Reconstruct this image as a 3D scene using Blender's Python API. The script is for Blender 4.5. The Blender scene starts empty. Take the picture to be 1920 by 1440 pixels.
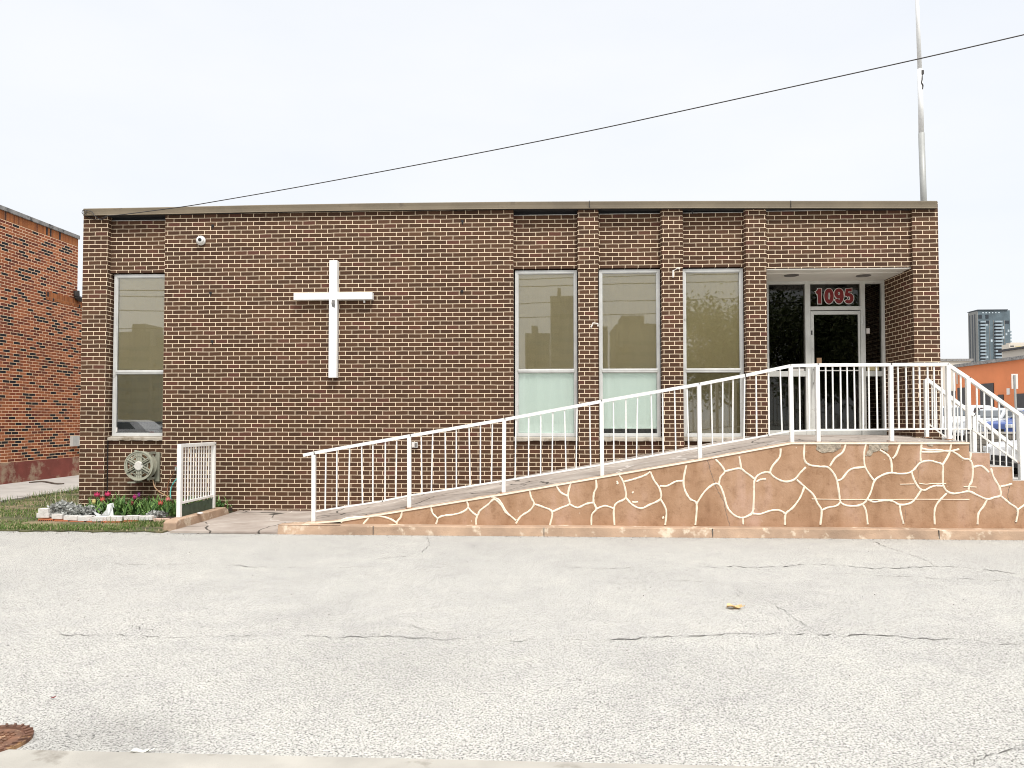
import bpy, math, random
from mathutils import Vector, Matrix
R = math.radians
random.seed(7)
scene = bpy.context.scene
# ------------------------------------------------------------------ camera
F = 1387.0; CY = -11.7; CH = 1.5; PITCH = R(1.7); YAW = R(2.84); SH = 24.0
cam_d = bpy.data.cameras.new('camera'); cam = bpy.data.objects.new('camera', cam_d)
scene.collection.objects.link(cam)
cam_d.sensor_width = 36; cam_d.lens = F/1920*36; cam_d.shift_y = SH/1920
cam_d.clip_start = 0.05; cam_d.clip_end = 4000
cam.location = (0, CY, CH); cam.rotation_euler = (R(90)+PITCH, 0, YAW)
scene.camera = cam
# ------------------------------------------------------------------ world: overcast
w = bpy.data.worlds.new("World"); scene.world = w; w.use_nodes = True
nt = w.node_tree; nt.nodes.clear()
SUN_EL, SUN_AZ = R(56), R(-158)      # azimuth: direction the light comes from, compass style from +Y
sky = nt.nodes.new('ShaderNodeTexSky'); sky.sky_type = 'NISHITA'; sky.sun_disc = False
sky.sun_elevation = SUN_EL; sky.sun_rotation = SUN_AZ; sky.air_density = 1.0; sky.dust_density = 5.0
tc = nt.nodes.new('ShaderNodeTexCoord'); sep = nt.nodes.new('ShaderNodeSeparateXYZ')
mp = nt.nodes.new('ShaderNodeMapping'); mp.inputs['Scale'].default_value = (1, 1, 3)
noi = nt.nodes.new('ShaderNodeTexNoise'); noi.inputs['Scale'].default_value = 2.2; noi.inputs['Detail'].default_value = 6
nt.links.new(tc.outputs['Generated'], mp.inputs[0]); nt.links.new(mp.outputs[0], noi.inputs[0])
nt.links.new(tc.outputs['Generated'], sep.inputs[0])
cr = nt.nodes.new('ShaderNodeValToRGB')   # cloud deck tint
cr.color_ramp.elements[0].position = .3; cr.color_ramp.elements[0].color = (.90, .93, .975, 1)
cr.color_ramp.elements[1].position = .7; cr.color_ramp.elements[1].color = (.985, .99, .995, 1)
nt.links.new(noi.outputs[0], cr.inputs[0])
rz = nt.nodes.new('ShaderNodeMapRange')   # overcast sky is brighter towards the zenith
rz.inputs[1].default_value = .5; rz.inputs[2].default_value = 1.0; rz.inputs[3].default_value = 1.0; rz.inputs[4].default_value = 2.2
nt.links.new(sep.outputs[2], rz.inputs[0])
mul = nt.nodes.new('ShaderNodeVectorMath'); mul.operation = 'SCALE'
nt.links.new(cr.outputs[0], mul.inputs[0]); nt.links.new(rz.outputs[0], mul.inputs['Scale'])
bg1 = nt.nodes.new('ShaderNodeBackground'); bg1.inputs[1].default_value = .012
bg2 = nt.nodes.new('ShaderNodeBackground'); bg2.inputs[1].default_value = .475
add = nt.nodes.new('ShaderNodeAddShader'); wo = nt.nodes.new('ShaderNodeOutputWorld')
nt.links.new(sky.outputs[0], bg1.inputs[0]); nt.links.new(mul.outputs[0], bg2.inputs[0])
nt.links.new(bg1.outputs[0], add.inputs[0]); nt.links.new(bg2.outputs[0], add.inputs[1]); nt.links.new(add.outputs[0], wo.inputs[0])
sun_d = bpy.data.lights.new('sun', 'SUN'); sun_d.energy = 1.6; sun_d.angle = R(14); sun_d.color = (1, .96, .9)
sun = bpy.data.objects.new('sun', sun_d); scene.collection.objects.link(sun)
sd = Vector((math.cos(SUN_EL)*math.sin(SUN_AZ), math.cos(SUN_EL)*math.cos(SUN_AZ), math.sin(SUN_EL)))
sd.x = -sd.x if sd.x < 0 else sd.x       # from the front right of the facade
sun.rotation_euler = sd.to_track_quat('Z', 'Y').to_euler(); sun.location = (10, -20, 30)
scene.view_settings.view_transform = 'Standard'; scene.view_settings.look = 'None'
scene.view_settings.exposure = 1.0; scene.view_settings.gamma = 1.0
scene.cycles.pixel_filter_type = 'BLACKMAN_HARRIS'; scene.cycles.filter_width = 1.0; scene.cycles.max_bounces = 6; scene.cycles.transparent_max_bounces = 12

# ------------------------------------------------------------------ survey helpers: photo pixel -> point on a real plane
def ray(px, py):
    a = (px-960)/F; b = (720-py+SH)/F
    cp, sp = math.cos(PITCH), math.sin(PITCH); fw = cp-b*sp; up = b*cp+sp
    cy, sy = math.cos(YAW), math.sin(YAW)
    return Vector((a*cy-fw*sy, a*sy+fw*cy, up))
CAM = Vector((0, CY, CH))
def onY(px, py, Y): r = ray(px, py); return CAM + r*((Y-CY)/r.y)
def onZ(px, py, Z): r = ray(px, py); return CAM + r*((Z-CH)/r.z)
def onX(px, py, X): r = ray(px, py); return CAM + r*(X/r.x)
def onV(px, py, p, q):      # vertical plane through plan points p, q
    r = ray(px, py); n = Vector((q[1]-p[1], p[0]-q[0], 0)); P = Vector((p[0], p[1], 0))
    return CAM + r*((P-CAM).dot(n)/r.dot(n))
def X0(px, Y=0.0, py=640): return onY(px, py, Y).x

# ------------------------------------------------------------------ materials
def newmat(name):
    m = bpy.data.materials.new(name); m.use_nodes = True
    b = m.node_tree.nodes['Principled BSDF']; return m, m.node_tree, b
def ramp(nt, stops, interp='LINEAR'):
    c = nt.nodes.new('ShaderNodeValToRGB'); c.color_ramp.interpolation = interp
    while len(c.color_ramp.elements) > 1: c.color_ramp.elements.remove(c.color_ramp.elements[0])
    c.color_ramp.elements[0].position = stops[0][0]; c.color_ramp.elements[0].color = (*stops[0][1], 1)
    for p, col in stops[1:]:
        e = c.color_ramp.elements.new(p); e.color = (*col, 1)
    return c
def geo_noise(nt, scale, detail=4, rough=.55, vec=None):
    n = nt.nodes.new('ShaderNodeTexNoise'); n.inputs['Scale'].default_value = scale
    n.inputs['Detail'].default_value = detail; n.inputs['Roughness'].default_value = rough
    if vec is None:
        g = nt.nodes.new('ShaderNodeNewGeometry'); vec = g.outputs['Position']
    nt.links.new(vec, n.inputs['Vector']); return n
def bump(nt, b, h, strength=.3, dist=.01):
    n = nt.nodes.new('ShaderNodeBump'); n.inputs['Strength'].default_value = strength; n.inputs['Distance'].default_value = dist
    nt.links.new(h, n.inputs['Height']); nt.links.new(n.outputs[0], b.inputs['Normal']); return n
def mixc(nt, fac, a, b, mode='MIX'):
    m = nt.nodes.new('ShaderNodeMix'); m.data_type = 'RGBA'; m.blend_type = mode
    for s, v in ((m.inputs[0], fac), (m.inputs[6], a), (m.inputs[7], b)):
        if isinstance(v, bpy.types.NodeSocket): nt.links.new(v, s)
        elif isinstance(v, (int, float)): s.default_value = v
        else: s.default_value = (*v, 1)
    return m.outputs[2]
def math_n(nt, op, a, b=None):
    m = nt.nodes.new('ShaderNodeMath'); m.operation = op
    for i, v in ((0, a), (1, b)):
        if v is None: continue
        if isinstance(v, bpy.types.NodeSocket): nt.links.new(v, m.inputs[i])
        else: m.inputs[i].default_value = v
    return m.outputs[0]
def simple(name, col, rough=.6, var=.12, scale=6, metal=0, bmp=0, bscale=60, dirt=None, spec=.5):
    """mottled material: base colour with uneven tone, optional stains and grain"""
    m, nt, b = newmat(name)
    n = geo_noise(nt, scale)
    lo = tuple(c*(1-var) for c in col); hi = tuple(min(1, c*(1+var)) for c in col)
    c = ramp(nt, [(.3, lo), (.7, hi)]); nt.links.new(n.outputs[0], c.inputs[0]); out = c.outputs[0]
    if dirt:
        n2 = geo_noise(nt, dirt[1], 6, .65); c2 = ramp(nt, [(dirt[2], (0, 0, 0)), (dirt[2]+.1, (1, 1, 1))])
        nt.links.new(n2.outputs[0], c2.inputs[0]); out = mixc(nt, c2.outputs[0], out, dirt[0])
    nt.links.new(out, b.inputs['Base Color']); b.inputs['Roughness'].default_value = rough
    b.inputs['Metallic'].default_value = metal; b.inputs['Specular IOR Level'].default_value = spec
    if bmp:
        n3 = geo_noise(nt, bscale, 5); bump(nt, b, n3.outputs[0], bmp, .01)
    return m
def wall_uv(nt, ox=0.0, oz=0.0, swap=False):
    g = nt.nodes.new('ShaderNodeNewGeometry'); sp = nt.nodes.new('ShaderNodeSeparateXYZ'); nt.links.new(g.outputs['Position'], sp.inputs[0])
    sn = nt.nodes.new('ShaderNodeSeparateXYZ'); nt.links.new(g.outputs['True Normal'], sn.inputs[0])
    side = math_n(nt, 'GREATER_THAN', math_n(nt, 'ABSOLUTE', sn.outputs[0]), .5)
    mx = nt.nodes.new('ShaderNodeMix'); nt.links.new(side, mx.inputs[0]); nt.links.new(sp.outputs[0], mx.inputs[2]); nt.links.new(sp.outputs[1], mx.inputs[3])
    u = math_n(nt, 'ADD', mx.outputs[0], ox); v = math_n(nt, 'ADD', sp.outputs[2], oz)
    cb = nt.nodes.new('ShaderNodeCombineXYZ'); a, b_ = (v, u) if swap else (u, v)
    nt.links.new(a, cb.inputs[0]); nt.links.new(b_, cb.inputs[1]); return cb.outputs[0], g
def brick(name, bw, bh, mortar, stops, mcol, ox=0, oz=0, swap=False, offset=.5, interp='LINEAR', blotch=None, joint=(.6, .5)):
    m, nt, b = newmat(name)
    uv, g = wall_uv(nt, ox, oz, swap)
    # slight wobble so that joints are not laser straight
    nz = geo_noise(nt, 3.5, 3, .5); sc = nt.nodes.new('ShaderNodeVectorMath'); sc.operation = 'SCALE'; sc.inputs['Scale'].default_value = .010
    sb = nt.nodes.new('ShaderNodeVectorMath'); sb.operation = 'SUBTRACT'; sb.inputs[1].default_value = (.5, .5, .5)
    nt.links.new(nz.outputs[1], sb.inputs[0]); nt.links.new(sb.outputs[0], sc.inputs[0])
    ad = nt.nodes.new('ShaderNodeVectorMath'); nt.links.new(uv, ad.inputs[0]); nt.links.new(sc.outputs[0], ad.inputs[1])
    t = nt.nodes.new('ShaderNodeTexBrick'); t.offset = offset
    t.inputs['Color1'].default_value = (0, 0, 0, 1); t.inputs['Color2'].default_value = (1, 1, 1, 1); t.inputs['Mortar'].default_value = (.5, .5, .5, 1)
    t.inputs['Scale'].default_value = 1; t.inputs['Mortar Size'].default_value = mortar; t.inputs['Mortar Smooth'].default_value = .15
    t.inputs['Brick Width'].default_value = bw; t.inputs['Row Height'].default_value = bh
    nt.links.new(ad.outputs[0], t.inputs['Vector'])
    c = ramp(nt, stops, interp); nt.links.new(t.outputs['Color'], c.inputs[0])
    nf = geo_noise(nt, 90, 3, .6); cf = ramp(nt, [(.25, (.7, .7, .7)), (.75, (1.3, 1.3, 1.3))]); nt.links.new(nf.outputs[0], cf.inputs[0])
    bc = mixc(nt, 1.0, c.outputs[0], cf.outputs[0], 'MULTIPLY')
    nl = geo_noise(nt, .8, 5, .6); cl = ramp(nt, [(.3, (.82, .80, .80)), (.7, (1.18, 1.17, 1.15))]); nt.links.new(nl.outputs[0], cl.inputs[0])
    bc = mixc(nt, 1.0, bc, cl.outputs[0], 'MULTIPLY')
    nm = geo_noise(nt, 5, 5, .7); cm = ramp(nt, [(.24, tuple(x*.72 for x in mcol)), (.4, mcol), (.8, tuple(min(.9, x*1.12) for x in mcol))]); nt.links.new(nm.outputs[0], cm.inputs[0])
    out = mixc(nt, t.outputs['Fac'], bc, cm.outputs[0])
    if blotch:      # smeared or dirty patches with a shape of their own
        nb = geo_noise(nt, blotch[1], 6, .7); cb = ramp(nt, [(blotch[2], (0, 0, 0)), (blotch[2]+.06, (1, 1, 1))]); nt.links.new(nb.outputs[0], cb.inputs[0])
        out = mixc(nt, math_n(nt, 'MULTIPLY', cb.outputs[0], blotch[3]), out, blotch[0])
    nt.links.new(out, b.inputs['Base Color']); b.inputs['Roughness'].default_value = .85; b.inputs['Specular IOR Level'].default_value = .25
    h = math_n(nt, 'SUBTRACT', math_n(nt, 'MULTIPLY', nf.outputs[0], .25), t.outputs['Fac'])
    bump(nt, b, h, .6, .006)
    return m
BW, BH = .2035, .0683
BROWN = [(0, (.060, .030, .017)), (.35, (.073, .037, .0205)), (.6, (.084, .043, .024)), (.85, (.094, .048, .027)), (.93, (.098, .045, .028)), (1, (.100, .041, .028))]
MORT = (.85, .69, .505)
M = {}
M['brick'] = brick('brown_brick', BW, BH, .0046, BROWN, MORT, oz=.012, blotch=((.07, .028, .02), 1.1, .70, .55))
M['brick_pier'] = brick('brown_brick_pier', .166, BH, .0046, BROWN, MORT, ox=.015, oz=.012)
ORNG = [(p_, tuple(c_*.9 for c_ in col_)) for p_, col_ in [(0, (.02, .02, .024)), (.21, (.022, .02, .022)), (.22, (.15, .04, .025)), (.4, (.24, .065, .032)), (.7, (.36, .11, .045)), (1, (.44, .15, .065))]]
M['brick_orange'] = brick('orange_brick', .212, .0683, .0062, ORNG, (.86, .60, .40), oz=.02)
M['soldier'] = brick('orange_soldier_brick', .212, .0683, .0042, [(0, (.25, .08, .03)), (.8, (.42, .15, .05)), (.9, (.3, .1, .04)), (.93, (.03, .025, .03)), (1, (.03, .025, .03))], (.4, .2, .1), swap=True, offset=0)
def asphalt_mat():
    m, nt, b = newmat('pale_worn_asphalt')
    g = nt.nodes.new('ShaderNodeNewGeometry')
    v = nt.nodes.new('ShaderNodeTexVoronoi'); v.inputs['Scale'].default_value = 105; nt.links.new(g.outputs['Position'], v.inputs['Vector'])
    n1 = geo_noise(nt, 95, 4, .7); n2 = geo_noise(nt, .7, 6, .6); n3 = geo_noise(nt, 4, 5, .6)
    cs = ramp(nt, [(0, (.22, .213, .198)), (.3, (.428, .418, .390)), (1, (.585, .572, .535))]); nt.links.new(v.outputs['Color'], cs.inputs[0])
    cd = ramp(nt, [(.39, (.05, .05, .055)), (.48, (1, 1, 1))]); nt.links.new(n1.outputs[0], cd.inputs[0])
    o = mixc(nt, .88, cs.outputs[0], cd.outputs[0], 'MULTIPLY')
    c2 = ramp(nt, [(.28, (.88, .88, .88)), (.5, (.99, .99, .985)), (.75, (1.05, 1.05, 1.03))]); nt.links.new(n2.outputs[0], c2.inputs[0]); o = mixc(nt, 1, o, c2.outputs[0], 'MULTIPLY')
    c3 = ramp(nt, [(.3, (.92, .92, .93)), (.7, (1.05, 1.05, 1.04))]); nt.links.new(n3.outputs[0], c3.inputs[0]); o = mixc(nt, 1, o, c3.outputs[0], 'MULTIPLY')
    n5 = geo_noise(nt, 34, 2, .5); c5 = ramp(nt, [(.27, (.35, .35, .36)), (.31, (1, 1, 1))]); nt.links.new(n5.outputs[0], c5.inputs[0]); o = mixc(nt, 1, o, c5.outputs[0], 'MULTIPLY')
    # dark worn patches near the manhole and in the middle of the lot
    for (cx, cy, rad, dk) in ((-2.05, -8.3, .42, .86), (-1.0, -7.2, .9, .93), (5.6, -4.2, 1.6, .93)):
        d = nt.nodes.new('ShaderNodeVectorMath'); d.operation = 'DISTANCE'; d.inputs[1].default_value = (cx, cy, 0); nt.links.new(g.outputs['Position'], d.inputs[0])
        f = math_n(nt, 'ADD', math_n(nt, 'DIVIDE', d.outputs['Value'], rad), math_n(nt, 'MULTIPLY', n3.outputs[0], -.7))
        cc = ramp(nt, [(0.1, (dk, dk, dk)), (.75, (1, 1, 1))]); nt.links.new(f, cc.inputs[0]); o = mixc(nt, 1, o, cc.outputs[0], 'MULTIPLY')
    nt.links.new(o, b.inputs['Base Color']); b.inputs['Roughness'].default_value = .92; b.inputs['Specular IOR Level'].default_value = .2
    h = math_n(nt, 'ADD', v.outputs['Distance'], n1.outputs[0]); bump(nt, b, h, .55, .006)
    return m
M['asphalt'] = asphalt_mat()
M['crack'] = simple('dark_crack', (.11, .105, .095), .95, .5, 30)
M['concrete'] = simple('pale_concrete', (.36, .34, .30), .9, .14, 3, bmp=.3, bscale=80, dirt=((.2, .18, .15), 2.5, .58))
M['walk'] = simple('pale_walkway_concrete', (.42, .40, .37), .9, .12, 2, bmp=.2, bscale=60, dirt=((.24, .22, .2), 1.4, .6))
M['far_conc'] = simple('grey_block_wall', (.14, .125, .105), .9, .3, 2, bmp=.3, dirt=((.06, .055, .045), 3, .55))
M['tan'] = simple('tan_painted_concrete', (.39, .27, .185), .85, .25, 2.6, bmp=.5, bscale=50, dirt=((.62, .52, .40), 5, .55))
def stucco():
    m, nt, b = newmat('terracotta_stucco')
    g = nt.nodes.new('ShaderNodeNewGeometry'); mpn = nt.nodes.new('ShaderNodeMapping'); mpn.inputs['Scale'].default_value = (1.1, 1, .35); nt.links.new(g.outputs['Position'], mpn.inputs[0])
    n = geo_noise(nt, 2.0, 6, .6, mpn.outputs[0]); c = ramp(nt, [(.28, (.27, .15, .085)), (.42, (.355, .212, .125)), (.55, (.41, .255, .16)), (.7, (.48, .315, .235))]); nt.links.new(n.outputs[0], c.inputs[0])
    n2 = geo_noise(nt, 9, 6, .7); c2 = ramp(nt, [(.3, (.72, .68, .64)), (.46, (.97, .96, .95)), (.7, (1.07, 1.08, 1.10))]); nt.links.new(n2.outputs[0], c2.inputs[0])
    o = mixc(nt, 1, c.outputs[0], c2.outputs[0], 'MULTIPLY')
    n4 = geo_noise(nt, 16, 3, .5); c4 = ramp(nt, [(.745, (0, 0, 0)), (.765, (1, 1, 1))]); nt.links.new(n4.outputs[0], c4.inputs[0]); o = mixc(nt, c4.outputs[0], o, (.6, .5, .4))
    nt.links.new(o, b.inputs['Base Color']); b.inputs['Roughness'].default_value = .85; b.inputs['Specular IOR Level'].default_value = .25
    n3 = geo_noise(nt, 40, 6, .7); bump(nt, b, math_n(nt, 'ADD', n3.outputs[0], math_n(nt, 'MULTIPLY', n2.outputs[0], 1.5)), .4, .008); return m
M['stucco'] = stucco()
M['joint'] = simple('cream_joint_paint', (.82, .72, .58), .7, .12, 8, bmp=.3, bscale=60, dirt=((.5, .34, .22), 6, .64))
M['patch'] = simple('grey_broken_render', (.33, .28, .215), .95, .5, 22, bmp=.9, bscale=50)
def deckm():
    m, nt, b = newmat('flagstone_paving')
    g = nt.nodes.new('ShaderNodeNewGeometry')
    nz = geo_noise(nt, 1.2, 3); ad = nt.nodes.new('ShaderNodeVectorMath'); ad.operation = 'MULTIPLY_ADD'; ad.inputs[1].default_value = (.5, .5, .5)
    nt.links.new(nz.outputs[1], ad.inputs[0]); nt.links.new(g.outputs['Position'], ad.inputs[2])
    v = nt.nodes.new('ShaderNodeTexVoronoi'); v.feature = 'DISTANCE_TO_EDGE'; v.inputs['Scale'].default_value = 1.15; nt.links.new(ad.outputs[0], v.inputs['Vector'])
    n = geo_noise(nt, 1.6, 6, .65); c = ramp(nt, [(.3, (.27, .225, .19)), (.5, (.36, .31, .27)), (.7, (.46, .41, .36))]); nt.links.new(n.outputs[0], c.inputs[0])
    cj = ramp(nt, [(.008, (1, 1, 1)), (.016, (0, 0, 0))]); nt.links.new(v.outputs['Distance'], cj.inputs[0])
    nk = geo_noise(nt, .9, 2); ck = ramp(nt, [(.5, (.075, .065, .055)), (.56, (.55, .5, .45))]); nt.links.new(nk.outputs[0], ck.inputs[0])
    o = mixc(nt, cj.outputs[0], c.outputs[0], ck.outputs[0])
    nt.links.new(o, b.inputs['Base Color']); b.inputs['Roughness'].default_value = .9; b.inputs['Specular IOR Level'].default_value = .2
    n3 = geo_noise(nt, 45, 5); bump(nt, b, n3.outputs[0], .3, .006); return m
M['deck'] = deckm()
M['white'] = simple('white_paint', (.78, .77, .74), .5, .08, 8, bmp=.25, bscale=40, dirt=((.40, .24, .13), 11, .685))
M['rust'] = simple('rusty_paint', (.74, .72, .67), .7, .2, 30, bmp=.4, dirt=((.22, .085, .03), 7, .58))
M['rusty'] = simple('rusted_plate', (.30, .14, .06), .85, .4, 30, bmp=.4, dirt=((.6, .55, .48), 12, .5))
M['white2'] = simple('white_sheet_metal', (.80, .80, .78), .4, .05, 5)
M['alu'] = simple('anodised_aluminium', (.60, .605, .585), .45, .1, 5, metal=.15, bmp=.05, dirt=((.30, .29, .26), 4, .62))
M['door_alu'] = simple('aged_door_aluminium', (.60, .605, .57), .45, .12, 4, metal=.1, dirt=((.36, .34, .30), 5, .63))
M['fascia'] = simple('brown_metal_fascia', (.165, .132, .088), .55, .16, 1.5, bmp=.1, dirt=((.11, .085, .06), 2.4, .57))
M['dark'] = simple('dark_void', (.018, .018, .02), .9, .2)
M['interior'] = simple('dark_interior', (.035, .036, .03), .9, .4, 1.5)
M['sill'] = simple('stone_sill', (.40, .36, .30), .85, .18, 5, bmp=.3, dirt=((.22, .18, .13), 3, .55))
M['soffit'] = simple('painted_soffit', (.74, .72, .66), .8, .08, 1.2, bmp=.1)
M['lamp_rim'] = simple('recessed_lamp_grey', (.15, .14, .13), .6, .2)
M['blind'] = simple('beige_roller_blind', (.60, .51, .285), .85, .06, .9)
M['blind_olive'] = simple('olive_roller_blind', (.34, .29, .15), .85, .08, .9)
M['blind_mint'] = simple('mint_roller_blind', (.84, .97, .89), .85, .01, .8)
M['curtain'] = simple('olive_curtain', (.06, .062, .04), .9, .2, 3)
M['pole_dark'] = simple('grey_pole_sleeve', (.34, .345, .33), .5, .1, 3, metal=.2)
M['pole_pale'] = simple('pale_pole', (.72, .72, .71), .45, .08, 3)
M['cable'] = simple('black_cable', (.04, .036, .034), .6, .2)
M['reel'] = simple('beige_green_plastic', (.33, .33, .26), .55, .14, 9, bmp=.1)
M['reel_hub'] = simple('white_plastic_hub', (.62, .60, .55), .6, .08, 40)
M['hose_tan'] = simple('tan_rubber_hose', (.36, .22, .12), .5, .1)
M['hose_teal'] = simple('teal_rubber_hose', (.10, .46, .42), .5, .1)
M['hose_brown'] = simple('brown_rubber_hose', (.22, .10, .05), .5, .1)
M['red'] = simple('dark_red_vinyl', (.185, .008, .009), .6, .08)
M['numwhite'] = simple('white_vinyl', (.70, .66, .62), .5, .05)
M['soil'] = simple('garden_soil', (.06, .042, .03), .95, .4, 12, bmp=.8, bscale=30)
M['turf'] = simple('thin_turf', (.085, .085, .038), .95, .5, 5, bmp=.6, bscale=40, dirt=((.22, .17, .10), 1.6, .5))
M['edge_white'] = simple('white_painted_brick', (.62, .60, .57), .85, .1, 14, bmp=.5, bscale=50, dirt=((.34, .31, .28), 10, .6))
M['edge_pink'] = simple('pinkish_brick', (.58, .40, .33), .85, .15, 14, bmp=.4)
M['edge_orange'] = simple('orange_clay_brick', (.44, .145, .065), .85, .15, 12, bmp=.4)
M['hole'] = simple('brick_hole', (.03, .015, .01), .9, .2)
M['red_base'] = simple('peeling_red_foundation', (.22, .055, .04), .85, .25, 3, bmp=.5, dirt=((.36, .26, .18), 1.7, .50))
M['weathered'] = simple('weathered_coping', (.26, .25, .24), .7, .35, 6, metal=.3, dirt=((.07, .07, .07), 5, .55))
M['render_orange'] = simple('orange_painted_masonry', (.66, .215, .085), .85, .09, .5, dirt=((.5, .16, .07), .35, .62))
M['door_dark'] = simple('charcoal_steel', (.045, .042, .045), .6, .2)
M['tower_glass'] = simple('blue_grey_curtain_glass', (.10, .135, .155), .25, .3, .12)
M['tower_dark'] = simple('dark_recess_glass', (.022, .028, .036), .3, .2)
M['tower_slab'] = simple('pale_balcony_slab', (.27, .33, .37), .6, .1, .1)
M['tower_pale'] = simple('pale_glass_panel', (.45, .52, .56), .4, .2, .1)
M['cream'] = simple('cream_concrete', (.55, .50, .43), .8, .06, .1)
M['stone_grey'] = simple('grey_concrete_tower', (.20, .20, .19), .8, .1, .05)
M['fur'] = simple('silver_foliage', (.36, .37, .35), .8, .25, 60)
M['plastic'] = simple('crumpled_white_plastic', (.62, .64, .63), .5, .12, 30, bmp=.4)
M['iron'] = simple('rusty_cast_iron', (.115, .052, .03), .75, .35, 18, bmp=.5, dirt=((.30, .17, .08), 11, .56))
M['iron_lt'] = simple('worn_bright_iron', (.42, .24, .12), .6, .5, 30, bmp=.5)
M['dryleaf'] = simple('yellow_dry_leaf', (.62, .42, .20), .7, .2, 40)
M['paper'] = simple('white_paper_scrap', (.68, .68, .62), .8, .08)
M['bark'] = simple('grey_bark', (.09, .07, .055), .9, .3, 8, bmp=.6)
M['green_board'] = simple('dark_green_edging', (.045, .07, .045), .7, .35, 12)
def leafm(name, cols):
    m, nt, b = newmat(name); g = nt.nodes.new('ShaderNodeNewGeometry')
    c = ramp(nt, cols); nt.links.new(g.outputs['Random Per Island'], c.inputs[0]); nt.links.new(c.outputs[0], b.inputs['Base Color'])
    b.inputs['Roughness'].default_value = .65; b.inputs['Specular IOR Level'].default_value = .3
    return m
M['blade'] = leafm('grass_blade', [(0, (.06, .12, .02)), (.5, (.11, .18, .04)), (.76, (.17, .21, .06)), (.84, (.33, .27, .15)), (1, (.42, .35, .21))])
M['strap'] = leafm('strap_leaf', [(0, (.022, .06, .015)), (.5, (.06, .13, .03)), (.8, (.12, .22, .05)), (1, (.2, .3, .1))])
M['dry'] = leafm('dry_stalk', [(0, (.30, .27, .17)), (1, (.5, .46, .34))])
M['leaf'] = leafm('spring_leaf', [(0, (.07, .10, .03)), (.6, (.13, .16, .05)), (1, (.20, .22, .09))])
def paintm(name, col, rough=.25):
    m, nt, b = newmat(name); n = geo_noise(nt, .8); c = ramp(nt, [(.3, tuple(x*.95 for x in col)), (.7, col)]); nt.links.new(n.outputs[0], c.inputs[0]); nt.links.new(c.outputs[0], b.inputs['Base Color'])
    b.inputs['Roughness'].default_value = rough; b.inputs['Coat Weight'].default_value = .5; return m
M['car_white'] = paintm('white_car_paint', (.72, .73, .74)); M['car_silver'] = paintm('silver_car_paint', (.50, .52, .54)); M['car_blue'] = paintm('blue_car_paint', (.025, .075, .30))
M['car_glass'] = paintm('dark_car_glass', (.04, .05, .055), .08); M['tyre'] = simple('black_rubber', (.025, .025, .025), .85, .2)
M['rim'] = simple('alloy_rim', (.4, .41, .42), .35, .1, metal=.6); M['tail'] = simple('red_lens', (.45, .03, .03), .3, .1); M['lamp_lens'] = simple('clear_lens', (.55, .57, .58), .2, .1)
def glass(name, refl, tint, rough=0.0):
    m = bpy.data.materials.new(name); m.use_nodes = True; nt = m.node_tree; nt.nodes.clear()
    o = nt.nodes.new('ShaderNodeOutputMaterial'); mx = nt.nodes.new('ShaderNodeMixShader'); tr = nt.nodes.new('ShaderNodeBsdfTransparent'); gl = nt.nodes.new('ShaderNodeBsdfGlossy')
    tr.inputs[0].default_value = (*tint, 1); gl.inputs['Roughness'].default_value = rough; gl.inputs[0].default_value = (1, 1, 1, 1)
    lw = nt.nodes.new('ShaderNodeFresnel'); lw.inputs[0].default_value = 1.5
    nt.links.new(math_n(nt, 'MINIMUM', math_n(nt, 'MULTIPLY', lw.outputs[0], refl/.04), 1.0), mx.inputs[0])
    n = geo_noise(nt, 1.6, 2, .5); bp = nt.nodes.new('ShaderNodeBump'); bp.inputs['Strength'].default_value = .06; bp.inputs['Distance'].default_value = .005
    nt.links.new(n.outputs[0], bp.inputs['Height']); nt.links.new(bp.outputs[0], gl.inputs['Normal'])
    nt.links.new(tr.outputs[0], mx.inputs[1]); nt.links.new(gl.outputs[0], mx.inputs[2]); nt.links.new(mx.outputs[0], o.inputs[0]); gl.inputs['Roughness'].default_value = .013 if name == 'window_glass' else .0; return m
M['glass'] = glass('window_glass', .09, (.985, .985, .97)); M['glass_low'] = glass('lower_window_glass', .03, (.985, .99, .985)); M['glass_door'] = glass('door_glass', .034, (.62, .62, .58))
for k, m in M.items(): m.name = m.name

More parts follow.
